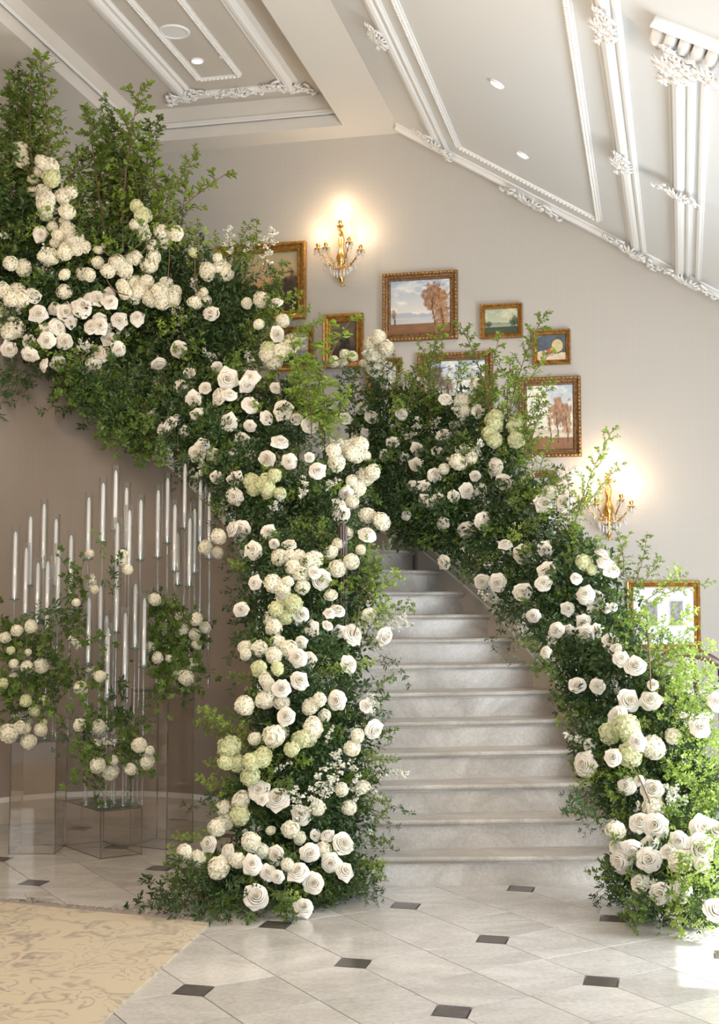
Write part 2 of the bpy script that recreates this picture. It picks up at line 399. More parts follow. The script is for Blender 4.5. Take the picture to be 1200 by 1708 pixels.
orn(S(-.93, 10.70, .03), SD, NS, .62, 1, 1.0); orn(S(-.08, 10.62, .03), SD + E2 * .5, NS, .56, 0, 1.1)
orn(S(.36, 10.64, .03), SD, NS, .56, 1); orn(S(-.12, 8.45, .05), E2, NS, .42, 1, 1.1); orn(S(-.16, 6.42, .05), E2, NS, .42, 0, 1.1)
orn(S(.25, 8.5, .05), SD, NS, .40, 0, 1.1); orn(S(.20, 6.42, .08), E2, NS, .46, 1, 1.4); orn(S(.40, 6.32, .08), SD, NS, .50, 0, 1.0); orn(S(.62, 6.26, .08), SD, NS, .4, 1)
# fluted cornice arm above the corner scroll
b = MB()
for i in range(12):
    b.tube([S(.10 + i * .065, 6.22 - i * .012, .02), S(.10 + i * .065, 6.28 - i * .012, .06), S(.10 + i * .065, 6.42 - i * .012, .04)], [.034, .033, .014], 8)
b.sweep([(-.02, 0), (-.02, .05), (-.01, .06), (.015, .05), (.02, 0)], S(.07, 6.19), S(.85, 6.04), E2, NS)
b.obj('fluted_cornice', M['white'], ceil, True)

# lights and fittings in the ceiling
def disc_fit(name, p, nrm, r, label, cat, m, ring=True, glow=None):
    t = thing(name, label, cat, p)
    x = nrm.orthogonal().normalized(); R = Matrix((x, nrm.cross(x), nrm)).transposed().to_4x4()
    b = MB(); b.lathe([(r * .8, .004), (r * .86, .014), (r, .008), (r * 1.02, 0)], 28); o = b.obj('trim_ring', M['white'], t, True); o.matrix_local = R
    b = MB(); b.lathe([(0, .006), (r * .82, .004)], 28); o = b.obj(glow or 'cover', m, t); o.matrix_local = R
    return t
d1 = disc_fit('recessed_light', W(-3.63, 9.68, ZT), -UP, .055, 'small round recessed ceiling light in the flat tray panel', 'ceiling light', M['lamp'], glow='lamp_lens')
d2 = disc_fit('recessed_light', S(-.96, 8.31), NS, .055, 'recessed light on the sloped ceiling, the higher and nearer of two', 'ceiling light', M['lamp'], glow='lamp_lens')
d3 = disc_fit('recessed_light', S(-.92, 9.65), NS, .055, 'recessed light on the sloped ceiling, the lower one towards the wall', 'ceiling light', M['lamp'], glow='lamp_lens')
disc_fit('ceiling_speaker', W(-3.62, 9.13, ZT), -UP, .125, 'large round white speaker grille in the tray ceiling', 'speaker', M['ceil'], glow='grille')
disc_fit('smoke_detector', W(-3.385, 9.64, ZT), -UP, .04, 'small white round detector beside the recessed tray light', 'detector', M['white'])
for dd, n in ((d1, -UP), (d2, NS), (d3, NS)):
    l = bpy.data.lights.new('lamp_beam', 'SPOT'); l.energy = 34; l.spot_size = 1.9; l.spot_blend = .8; l.color = (1, .86, .68); l.shadow_soft_size = .05
    lo = bpy.data.objects.new('lamp_beam', l); COL.objects.link(lo); lo.location = dd.location + n * .04
    lo.rotation_euler = n.to_track_quat('-Z', 'Y').to_euler()

# ---------------------------------------------------------------- floor with clipped marble tiles and dark insets
floor = slab('floor', [W(UL - .2, V0, -.012), W(UR + 3, V0, -.012), W(UR + 3, VW + .2, -.012), W(UL - .2, VW + .2, -.012)], -.1, M['grout'])
TS = .3809; TH_ = math.radians(-59.44); OX, OY = .629, 6.071
ca, sa = math.cos(TH_), math.sin(TH_)
def lat(i, j): return Vector((OX + TS * (i * ca - j * sa), OY + TS * (i * sa + j * ca), 0))
def prism(pts, z0, z1, g=.0):
    n = len(pts); b = .0007
    c = sum(pts, Vector()) / n
    top = [p + (c - p).normalized() * b for p in pts]
    vs = [Vector((p.x, p.y, z0)) for p in pts] + [Vector((p.x, p.y, z1 - b)) for p in pts] + [Vector((p.x, p.y, z1)) for p in top]
    fs = [tuple(range(2 * n, 3 * n))] + [(k * n + i, k * n + (i + 1) % n, (k + 1) * n + (i + 1) % n, (k + 1) * n + i) for k in (0, 1) for i in range(n)]
    return vs, fs
far = MB(); clip = .097; g = .003; ntile = 0
dirs = (Vector((ca, sa, 0)), Vector((-sa, ca, 0)))
for i in range(-26, 26):
    for j in range(-26, 26):
        cen = (lat(i, j) + lat(i + 1, j + 1)) / 2
        cu, cv = cen.dot(E1), cen.dot(E2)
        if not (UL - .2 < cu < UR + 2 and V0 < cv < VW): continue
        pts = []
        cor = [(i, j), (i + 1, j), (i + 1, j + 1), (i, j + 1)]
        for k, (a, b2) in enumerate(cor):
            p = lat(a, b2); nx = lat(*cor[(k + 1) % 4]); pv = lat(*cor[k - 1])
            inn = (cen - p).normalized() * g * 1.4
            if a % 2 == 0 and b2 % 2 == 0:
                pts += [p + (pv - p).normalized() * clip + inn, p + (nx - p).normalized() * clip + inn]
            else: pts.append(p + inn)
        vs, fs = prism(pts, -.012, 0)
        vis = cen.y > 4.6 and cen.y < 9.6 and abs(cen.x) < cen.y * .31
        if vis and ntile < 298: mesh_obj('tile', vs, fs, M['tile'], floor); ntile += 1
        else: far.add(vs, fs)
far.obj('outer_tiles', M['tile'], floor)['kind'] = 'stuff'
for i in range(-26, 26, 2):
    for j in range(-26, 26, 2):
        p = lat(i, j)
        if not (UL < p.dot(E1) < UR + 2 and V0 < p.dot(E2) < VW): continue
        q = clip - g * 2
        vs, fs = prism([p + dirs[0] * q, p + dirs[1] * q, p - dirs[0] * q, p - dirs[1] * q], -.012, 0)
        if p.y > 4.4 and p.y < 9.8 and abs(p.x) < p.y * .32: mesh_obj('inset_tile', vs, fs, M['inset'], floor)

# ---------------------------------------------------------------- staircase
CX, CY, RI, RO = -1.78, 8.35, 1.2, 2.86
RISE = .166; NST = 24
Ox = [1.66, 1.60, 1.53, 1.46, 1.40, 1.32, 1.20, 1.08, .945, .785, .61, .425]
def inner(i):                                # i = 1..; real valued
    if i <= 12:
        s = (i - 1) / 11 * (1.2 + RI * math.radians(40))
        if s < 1.2: t = s / 1.2; return Vector((-.45 - .13 * t, 7.15 + 1.2 * t, 0))
        a = (s - 1.2) / RI
    else: a = math.radians(40 + 10.5 * (i - 12))
    return Vector((CX + RI * math.cos(a), CY + RI * math.sin(a), 0))
def outer(i):
    if i <= 12:
        k = max(0, i - 1); n = min(int(k), 10); t = k - n
        return Vector((Ox[n] * (1 - t) + Ox[n + 1] * t, 7.22 + .26 * (i - 1), 0))
    a = math.radians(39.5 + 10.5 * (i - 12)); d = Vector((math.cos(a), math.sin(a), 0)); c = Vector((CX, CY, 0)); r = RO
    if (c + d * r).dot(E1) < UL + .06: r = (UL + .06 - c.dot(E1)) / d.dot(E1)      # the flight meets the side wall
    return c + d * r
stair = thing('staircase', 'curved white veined marble staircase rising between the flowered railings', 'staircase', (0, 0, 0))
for i in range(1, NST + 1):
    a, b2, c, d = inner(i), outer(i), outer(i + 1), inner(i + 1)
    z = RISE * i
    fwd = (b2 - a).cross(UP); fwd.z = 0; fwd = -fwd.normalized()
    if fwd.dot((c + d) / 2 - (a + b2) / 2) < 0: fwd = -fwd
    # riser
    th = fwd * .025
    vs = [a, b2, b2 + th, a + th]; vs = [v + UP * (z - RISE) for v in vs] + [v + UP * (z - .03) for v in vs]
    mesh_obj('riser', vs, [(0, 3, 2, 1), (4, 5, 6, 7), (0, 1, 5, 4), (1, 2, 6, 5), (2, 3, 7, 6), (3, 0, 4, 7)], M['step'], stair)
    # tread with a rounded nosing and a small cove under it
    prof = [(.0, -.042), (-.012, -.042), (-.014, -.032), (-.026, -.030), (-.034, -.022), (-.036, -.012), (-.031, -.004), (-.022, 0)]
    vs = [];
    for p in (a, b2): vs += [p + fwd * x + UP * (z + y) for x, y in prof]
    n = len(prof); vs += [d + fwd * .02 + UP * z, c + fwd * .02 + UP * z, d + fwd * .02 + UP * (z - .03), c + fwd * .02 + UP * (z - .03)]
    fs = [(k, k + 1, n + k + 1, n + k) for k in range(n - 1)]
    fs += [(n - 1, 2 * n, 2 * n + 1, 2 * n - 1), (0, n, 2 * n + 3, 2 * n + 2), (2 * n, 2 * n + 2, 2 * n + 3, 2 * n + 1)]
    fs += [tuple(range(n - 1, -1, -1)) + (2 * n + 2, 2 * n), tuple(range(n, 2 * n)) + (2 * n + 1, 2 * n + 3)]
    mesh_obj('tread', vs, fs, M['step'], stair)
def ribbon(curve, i0, i1, n, off0, off1, z0f, z1f):
    vs = []; fs = []
    for k in range(n + 1):
        i = i0 + (i1 - i0) * k / n; p = curve(i); q = curve(i + .01); o = curve(i - .01)
        t = (q - o).normalized(); nr = Vector((-t.y, t.x, 0))       # to the left of the climb
        for off, zf in ((off0, z0f), (off1, z0f), (off1, z1f), (off0, z1f)): vs.append(p + nr * off + UP * zf(i))
    for k in range(n):
        for j in range(4): fs.append((k * 4 + j, k * 4 + (j + 1) % 4, (k + 1) * 4 + (j + 1) % 4, (k + 1) * 4 + j))
    fs += [(0, 3, 2, 1), (n * 4, n * 4 + 1, n * 4 + 2, n * 4 + 3)]
    return vs, fs
line = lambda i: RISE * i
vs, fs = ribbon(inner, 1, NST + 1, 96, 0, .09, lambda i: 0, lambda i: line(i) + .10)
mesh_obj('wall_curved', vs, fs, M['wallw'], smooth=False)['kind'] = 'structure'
vs, fs = ribbon(inner, .98, NST + 1, 96, -.012, .105, lambda i: line(i) + .10, lambda i: line(i) + .16)
mesh_obj('inner_curb_cap', vs, fs, M['white'], stair)
for nm, h0, h1, off in (('baseboard_curved', 0, .15, .112), ('trim_1', .15, .185, .104)):
    vs, fs = ribbon(inner, 1, NST + 1, 96, .088, off, lambda i: h0, lambda i: h1)
    mesh_obj(nm, vs, fs, M['curb'] if nm != 'trim_1' else M['white'])['kind'] = 'structure'
vs, fs = ribbon(outer, 1, NST, 96, -.09, 0, lambda i: 0, lambda i: line(i) + .17)
mesh_obj('outer_curb', vs, fs, M['curb'], stair)
vs, fs = ribbon(outer, 1, NST, 96, -.1, .012, lambda i: line(i) + .17, lambda i: line(i) + .205)
mesh_obj('outer_curb_cap', vs, fs, M['white'], stair)
for z0, o_ in ((.05, .008), (.12, .012)):
    vs, fs = ribbon(outer, 1, NST, 96, -.001, o_, lambda i: line(i) + z0, lambda i: line(i) + z0 + .022)
    mesh_obj('curb_moulding', vs, fs, M['white'], stair)
vs, fs = ribbon(outer, 1, NST, 96, -.075, -.02, lambda i: line(i) + .205, lambda i: line(i) + .23)
railR = thing('stair_railing', 'dark iron stair railing under the flowers on the right side', 'railing')
railL = thing('stair_railing', 'dark iron stair railing wrapped by the tall flower column', 'railing')
mesh_obj('bottom_rail', vs, fs, M['iron'], railR)
def rail(root, curve, off, i0, i1, h, volute):
    pts = []
    for k in range(90):
        i = i0 + (i1 - i0) * k / 89; t = (curve(i + .01) - curve(i - .01)).normalized(); nr = Vector((-t.y, t.x, 0))
        pts.append(curve(i) + nr * off + UP * (line(i) + h))
    p0 = pts[0]; v = []
    for k in range(16):                      # scroll at the foot of the handrail
        a = k / 15 * 1.5 * math.pi; r = .07 * (1 - .35 * k / 15)
        v.append(p0 + Vector((volute * .25 * (.07 - r * math.cos(a)), -r * math.sin(a) - .03 * k / 15, -.30 * (k / 15))))
    b = MB(); b.tube(list(reversed(v[1:])) + pts, [.034] * 8 + [.027] * (len(v) - 9 + len(pts)), 8); b.obj('handrail', M['darkwood'], root, True)
    for i in np.arange(i0 + .4, i1, .5):
        t = (curve(i + .01) - curve(i - .01)).normalized(); nr = Vector((-t.y, t.x, 0)); p = curve(i) + nr * off
        b = MB(); z0 = line(i) + .17; z1 = line(i) + h
        b.lathe([(.008, z0), (.014, z0 + .03), (.008, z0 + .06), (.008, z0 + .3), (.016, z0 + .34), (.008, z0 + .38), (.008, z1)], 6, p)
        b.obj('baluster', M['iron'], root)
    b = MB(); p = p0 + Vector((0, .03, 0)); b.lathe([(.05, 0), (.05, .05), (.03, .08), (.022, .3), (.035, .5), (.022, .7), (.03, p0.z - .16), (.03, p0.z - .1)], 12, (p.x, p.y, 0)); b.obj('newel', M['iron'], root, True)
rail(railR, outer, -.045, 1, NST - 1, .93, 1)
rail(railL, inner, .045, 1, NST + 1, .90, -1)
pq = at(572, 1000, 7.75); pq.z = 0; b = MB()
for k in range(9):                            # fluted dark post among the flowers
    a = k * 2 * math.pi / 9; b.tube([pq + Vector((.022 * math.cos(a), .022 * math.sin(a), .3)), pq + Vector((.022 * math.cos(a), .022 * math.sin(a), 2.05))], .008, 5)
b.tube([pq + UP * .3, pq + UP * 2.07], .021, 8); b.obj('fluted_post', M['darkwood'], railL)

# ---------------------------------------------------------------- rug
rug = thing('area_rug', 'faded cream and grey patterned rug at lower left', 'rug')
# corners on the floor from the photographed corner: right edge runs towards the viewer
rc = at(352, 1541, 0.0001) if False else None
def floor_pt(x, y):
    d = ray(x, y); t = -EYE / d.z; return Vector((0, 0, EYE)) + d * t
ra, rb, rcn = floor_pt(352, 1541), floor_pt(170, 1708), floor_pt(0, 1506)
dx = (rcn - ra).normalized(); dy = (rb - ra).normalized()
c0, c1, c2, c3 = ra, ra + dx * 2.6, ra + dx * 2.6 + dy * 3.2, ra + dy * 3.2
m = bpy.data.materials.new('faded_rug'); m.use_nodes = True; nt = m.node_tree; N = nt.nodes; L = nt.links
bs = N['Principled BSDF']; bs.inputs['Roughness'].default_value = .95; bs.inputs['Specular IOR Level'].default_value = .1
geo = N.new('ShaderNodeNewGeometry')
n0 = N.new('ShaderNodeTexNoise'); n0.inputs['Scale'].default_value = 3.2; n0.inputs['Detail'].default_value = 2; L.new(geo.outputs['Position'], n0.inputs['Vector'])
vm = N.new('ShaderNodeVectorMath'); vm.operation = 'MULTIPLY_ADD'; vm.inputs[1].default_value = (.5, .5, 0); L.new(n0.outputs['Color'], vm.inputs[0]); L.new(geo.outputs['Position'], vm.inputs[2])
def ramp(src, stops):
    r = N.new('ShaderNodeValToRGB'); e = r.color_ramp.elements
    while len(e) < len(stops): e.new(.5)
    for k, (p, c) in enumerate(stops): e[k].position = p; e[k].color = (c, c, c, 1)
    L.new(src, r.inputs[0]); return r.outputs[0]
vo = N.new('ShaderNodeTexVoronoi'); vo.inputs['Scale'].default_value = 3.3; L.new(vm.outputs[0], vo.inputs['Vector'])
a1 = ramp(vo.outputs['Distance'], [(.26, 0), (.30, 1), (.335, 0), (.42, 0), (.46, .8), (.49, 0)])
v2 = N.new('ShaderNodeTexVoronoi'); v2.inputs['Scale'].default_value = 1.35; L.new(vm.outputs[0], v2.inputs['Vector'])
a2 = ramp(v2.outputs['Distance'], [(.10, 1), (.14, .0), (.36, 0), (.40, .9), (.44, 0)])
v3 = N.new('ShaderNodeTexVoronoi'); v3.inputs['Scale'].default_value = 7.0; L.new(vm.outputs[0], v3.inputs['Vector'])
a3 = ramp(v3.outputs['Distance'], [(.14, .75), (.22, 0), (.40, 0), (.46, .8), (.52, 0)])
n4 = N.new('ShaderNodeTexNoise'); n4.inputs['Scale'].default_value = 22; n4.inputs['Detail'].default_value = 2; L.new(geo.outputs['Position'], n4.inputs['Vector'])
a4 = ramp(n4.outputs['Fac'], [(.36, 0), (.5, 1)])
n5 = N.new('ShaderNodeTexNoise'); n5.inputs['Scale'].default_value = 2.2; n5.inputs['Detail'].default_value = 3; L.new(geo.outputs['Position'], n5.inputs['Vector'])
a5 = ramp(n5.outputs['Fac'], [(.30, .35), (.55, 1)])
def math_(op, x, y):
    q = N.new('ShaderNodeMath'); q.operation = op; L.new(x, q.inputs[0])
    if isinstance(y, float): q.inputs[1].default_value = y
    else: L.new(y, q.inputs[1])
    return q.outputs[0]
mk = math_('MULTIPLY', math_('MULTIPLY', math_('MAXIMUM', math_('MAXIMUM', a1, a2), a3), a4), a5)
mx = N.new('ShaderNodeMix'); mx.data_type = 'RGBA'; mx.inputs[6].default_value = (.515, .45, .335, 1); mx.inputs[7].default_value = (.29, .255, .22, 1)
L.new(mk, mx.inputs[0]); L.new(mx.outputs[2], bs.inputs['Base Color'])
n6 = N.new('ShaderNodeTexNoise'); n6.inputs['Scale'].default_value = 260; L.new(geo.outputs['Position'], n6.inputs['Vector'])
bu = N.new('ShaderNodeBump'); bu.inputs['Strength'].default_value = .5; bu.inputs['Distance'].default_value = .004; L.new(n6.outputs['Fac'], bu.inputs['Height']); L.new(bu.outputs[0], bs.inputs['Normal'])
vs, fs = prism([c0, c1, c2, c3], .0005, .007); mesh_obj('pile', vs, fs, m, rug)
b = MB(); r = random.Random(2); L_ = (c1 - c0)
for k in range(330):
    p = c0 + L_ * (k / 330) ; o = -dy * (.075 + r.uniform(-.015, .025)) + dx * r.uniform(-.012, .012)
    p = Vector((p.x, p.y, .006)); q = p + o * .5 + UP * r.uniform(0, .004); e = p + o; e.z = .0035
    b.tube([p, q, e], [.0038, .0045, .0025], 4)
b.obj('fringe', M['fringe'], rug)['kind'] = 'stuff'
cp = floor_pt(55, 1507); b = MB()
for k in range(9):
    a = k * .7; b.tube([cp + Vector((.0, 0, .006)), cp + Vector((-.04 + .010 * k, .02 * math.sin(a), .02 + .006 * (k % 3))), cp + Vector((-.07 + .022 * k, .03 * math.cos(a), .05 - .005 * k if k % 2 else .014))], [.005, .007, .003], 5)
b.obj('curled_tuft', M['fringe'], rug)

# ---------------------------------------------------------------- pictures on the wall
def hsh(x, y): return (math.sin(x * 12.9898 + y * 78.233) * 43758.5453) % 1
_pn = {}
def pnoise(x, y, seed=0):
    def g_(ix, iy):
        k = (ix, iy, seed)
        if k not in _pn: _pn[k] = hsh(ix + seed * 17.3, iy - seed * 5.1)
        return _pn[k]
    ix, iy = math.floor(x), math.floor(y); fx, fy = x - ix, y - iy; fx = fx * fx * (3 - 2 * fx); fy = fy * fy * (3 - 2 * fy)
    return (g_(ix, iy) * (1 - fx) + g_(ix + 1, iy) * fx) * (1 - fy) + (g_(ix, iy + 1) * (1 - fx) + g_(ix + 1, iy + 1) * fx) * fy
def fbm(x, y, s=0): return .5 * pnoise(x, y, s) + .3 * pnoise(x * 2.1, y * 2.1, s + 1) + .2 * pnoise(x * 4.3, y * 4.3, s + 2)
def mixc(a, b_, t): t = max(0, min(1, t)); return tuple(a[k] * (1 - t) + b_[k] * t for k in range(3))
def land(sky0, sky1, ground, water, trees, hor, dist=(.35, .40, .45), cloud=(.8, .75, .66), seed=1):
    def f(x, y):                              # x 0..1 left-right, y 0..1 bottom-top
        if y > hor:
            c = mixc(sky1, sky0, (y - hor) / (1 - hor)); c = mixc(c, cloud, (fbm(x * 5, y * 9, seed) - .42) * 3.2)
            if y < hor + .05 + .05 * fbm(x * 7, 0, seed + 4): c = mixc(c, dist, .75)
        else:
            c = mixc(ground, tuple(v * .6 for v in ground), fbm(x * 9, y * 22, seed + 2))
            if water and y > hor - water: c = mixc(sky1, dist, .25 + .5 * fbm(x * 3, y * 40, seed + 3))
        for (tx, ty, rx, ry, tc, dens) in trees:
            d = ((x - tx) / rx) ** 2 + ((y - ty) / ry) ** 2
            k = fbm(x * 22, y * 18, seed + 7)
            al = (1 - d - (k - .5) * 1.9) * 2.2
            if al > 0: c = mixc(c, mixc(tuple(min(1, v * 1.5) for v in tc), tuple(v * .35 for v in tc), fbm(x * 26, y * 22, seed + 9) * 1.7 - .35), min(1, al) * .93)
            if abs(x - tx - .02 * math.sin(y * 9)) < .012 and hor - .15 < y < ty: c = tuple(v * .3 for v in tc)
        return c
    return f
def still(x, y):
    c = mixc((.03, .05, .09), (.12, .15, .20), fbm(x * 4, y * 5, 3))
    if y < .34 + .05 * math.sin(x * 5): c = mixc((.80, .70, .52), (.55, .42, .28), fbm(x * 8, y * 12, 5))
    d = math.hypot((x - .70), (y - .56) * .78)
    if d < .24: c = (.62, .52, .25) if d < .20 else (.10, .08, .05)
    if d < .15: c = mixc((.78, .68, .36), (.45, .38, .2), fbm(x * 9, y * 9, 2))
    for ax, ay, r_, cc in ((.42, .36, .10, (.62, .13, .06)), (.52, .42, .08, (.75, .45, .1)), (.22, .3, .07, (.66, .30, .16)), (.60, .30, .055, (.5, .2, .25)), (.34, .27, .06, (.35, .08, .06)), (.5, .22, .05, (.7, .6, .35))):
        e = math.hypot(x - ax, (y - ay) * .8)
        if e < r_: c = mixc(cc, tuple(v * .4 for v in cc), e / r_)
    return c
def engraving(x, y):
    if .08 < x < .92 and .08 < y < .92:
        v = .12 + .4 * fbm(x * 9, y * 11, 4); return (v, v, v * 1.02)
    return (.75, .74, .72)
PM = bpy.data.materials.new('oil_paint'); PM.use_nodes = True
va = PM.node_tree.nodes.new('ShaderNodeVertexColor'); va.layer_name = 'paint'
PM.node_tree.links.new(va.outputs[0], PM.node_tree.nodes['Principled BSDF'].inputs['Base Color']); PM.node_tree.nodes['Principled BSDF'].inputs['Roughness'].default_value = .45
def canvas(name, p0, wdt, hgt, off, func, parent, nx=72):
    """painted grid lying on the wall plane; p0 = u, z of lower left corner"""
    ny = max(8, int(nx * hgt / wdt)); vs = []; cols = []
    for j in range(ny + 1):
        for i in range(nx + 1):
            vs.append(W(p0[0] + wdt * i / nx, VW - off, p0[1] + hgt * j / ny)); cols.append((*func(i / nx, j / ny), 1))
    fs = [(j * (nx + 1) + i, j * (nx + 1) + i + 1, (j + 1) * (nx + 1) + i + 1, (j + 1) * (nx + 1) + i) for j in range(ny) for i in range(nx)]
    o = mesh_obj(name, vs, fs, PM, parent); a = o.data.color_attributes.new('paint', 'FLOAT_COLOR', 'POINT')
    a.data.foreach_set('color', [c for q in cols for c in q]); return o
def picture(x0, y0, x1, y1, fw, func, label, m, bead=True, inner_m=None, depth=.05, mount=None):
    u0, z1 = on_wall(x0, y0); u1, z0 = on_wall(x1, y1)
    t = thing('framed_picture', label, 'picture')
    steps = [(0, 0), (0, depth * .8), (.10, depth), (.30, depth * .95), (.42, depth * .62), (.62, depth * .5), (.78, depth * .66), (.86, depth * .6), (1, depth * .3), (1, 0)]
    for k in range(4):                        # four mitred frame members
        cs = [(u0, z0), (u1, z0), (u1, z1), (u0, z1)]; a, c = cs[k], cs[(k + 1) % 4]; ins = [(1, 1), (-1, 1), (-1, -1), (1, -1)]
        vs = []
        for (q, s) in ((a, ins[k]), (c, ins[(k + 1) % 4])):
            for w_, d_ in steps: vs.append(W(q[0] + s[0] * fw * w_, VW - .006 - d_, q[1] + s[1] * fw * w_))
        n = len(steps); mesh_obj('frame_side', vs, [(i, n + i, n + i + 1, i + 1) for i in range(n - 1)], M[m], t)
    if bead:
        b = MB(); r_ = fw * .17
        for k in range(4):
            A, B = [((u0, z0), (u1, z0)), ((u1, z0), (u1, z1)), ((u1, z1), (u0, z1)), ((u0, z1), (u0, z0))][k]
            Ln = math.hypot(B[0] - A[0], B[1] - A[1]); n = int(Ln / (r_ * 2.6)); sx = [(0, 1), (-1, 0), (0, -1), (1, 0)][k]
            for i in range(n):
                q = (i + .5) / n; b.ball(W(A[0] + (B[0] - A[0]) * q + sx[0] * fw * .2, VW - depth - .004, A[1] + (B[1] - A[1]) * q + sx[1] * fw * .2), r_, 6, 4)
        b.obj('beading', M['gold' if m == 'bronze' else 'bronze'], t, True)['kind'] = 'stuff'
    if mount:
        slab('mount', [W(u0 + fw * .9, VW - .02, z0 + fw * .9), W(u1 - fw * .9, VW - .02, z0 + fw * .9), W(u1 - fw * .9, VW - .02, z1 - fw * .9), W(u0 + fw * .9, VW - .02, z1 - fw * .9)], -.01, M['mat'], None, t)
        for (a0, b0, a1, b1) in mount:
            uu0, zz1 = on_wall(a0, b0); uu1, zz0 = on_wall(a1, b1); canvas('print', (uu0, zz0), uu1 - uu0, zz1 - zz0, .024, func, t, 30)
    else: canvas('canvas', (u0 + fw * .93, z0 + fw * .93), u1 - u0 - fw * 1.86, z1 - z0 - fw * 1.86, .022, func, t)
    return t
autumn = (.30, .13, .045)
picture(362, 414, 512, 533, .085, land((.34, .33, .22), (.62, .30, .10), (.05, .035, .02), 0, [(.75, .30, .22, .28, (.045, .028, .015), 1.0), (.45, .25, .3, .22, (.05, .03, .015), 1), (.9, .4, .14, .3, (.04, .025, .015), 1)], .28, (.1, .07, .04), (.45, .36, .2), 2),
        'large gilt framed dark sunset landscape painting left of the upper sconce', 'gold', False, depth=.07)
picture(640, 459, 765, 566, .072, land((.36, .47, .60), (.74, .68, .60), (.26, .12, .05), .12, [(.72, .66, .20, .28, autumn, 1), (.86, .45, .16, .42, (.34, .16, .06), 1), (.06, .35, .05, .12, (.35, .25, .17), .8)], .30, (.30, .36, .45), (.86, .82, .74), 5),
        'bronze framed lake landscape with a russet tree, right of the upper sconce', 'bronze')
picture(541, 527, 608, 613, .075, land((.12, .09, .06), (.09, .06, .04), (.06, .035, .02), 0, [(.55, .45, .22, .35, (.02, .015, .012), 1)], .3, (.05, .04, .03), (.16, .12, .08), 7),
        'gilt framed near-black painting directly below the upper sconce', 'gold', False, depth=.06)
picture(802, 510, 873, 564, .045, land((.34, .42, .36), (.52, .50, .30), (.04, .07, .03), .10, [(.9, .5, .16, .22, (.03, .06, .03), 1), (.1, .42, .14, .12, (.05, .08, .05), 1)], .38, (.12, .2, .18), (.62, .62, .42), 9),
        'small bright gold framed green lake landscape painting', 'gold')
picture(889, 553, 953, 608, .045, still, 'small gilt framed still life of fruit and a brass plate', 'gold')
picture(698, 592, 824, 690, .072, land((.30, .42, .62), (.74, .72, .66), (.10, .09, .05), 0, [(.15, .55, .2, .35, (.14, .09, .06), 1), (.38, .48, .10, .22, (.20, .13, .08), 1)], .25, (.3, .34, .34), (.85, .84, .8), 12),
        'bronze framed blue sky landscape below the russet lake picture', 'bronze')
picture(866, 632, 971, 762, .072, land((.42, .52, .62), (.82, .74, .58), (.33, .15, .07), .06, [(.66, .58, .17, .30, (.36, .17, .08), 1), (.86, .5, .13, .3, (.38, .20, .10), 1), (.5, .5, .06, .25, (.45, .28, .15), 1)], .24, (.5, .42, .33), (.88, .82, .68), 15),
        'tall bronze framed picture of russet trees, lowest on the right', 'bronze')
picture(868, 787, 930, 850, .06, land((.3, .3, .3), (.5, .4, .3), (.2, .1, .05), 0, [], .4), 'bronze framed picture almost hidden behind flowers left of the lower sconce', 'bronze')
picture(920, 903, 990, 968, .06, land((.3, .3, .3), (.5, .4, .3), (.2, .1, .05), 0, [], .4, seed=4), 'bronze framed picture hidden by flowers under the lower sconce', 'bronze')
picture(452, 548, 524, 618, .05, land((.15, .14, .10), (.25, .24, .2), (.05, .05, .04), 0, [], .3, seed=6), 'small gilt framed picture half hidden beneath the sunset landscape', 'gold', False)
picture(613, 600, 672, 664, .055, land((.42, .5, .6), (.7, .68, .62), (.2, .2, .15), 0, [], .3, seed=8), 'pale bronze framed picture behind the white blossom arch', 'bronze')
picture(1046, 969, 1170, 1086, .055, engraving, 'gold framed engravings on a wide white mount, far right', 'gold', False, mount=[(1076, 1000, 1099, 1047), (1116, 999, 1142, 1047)])

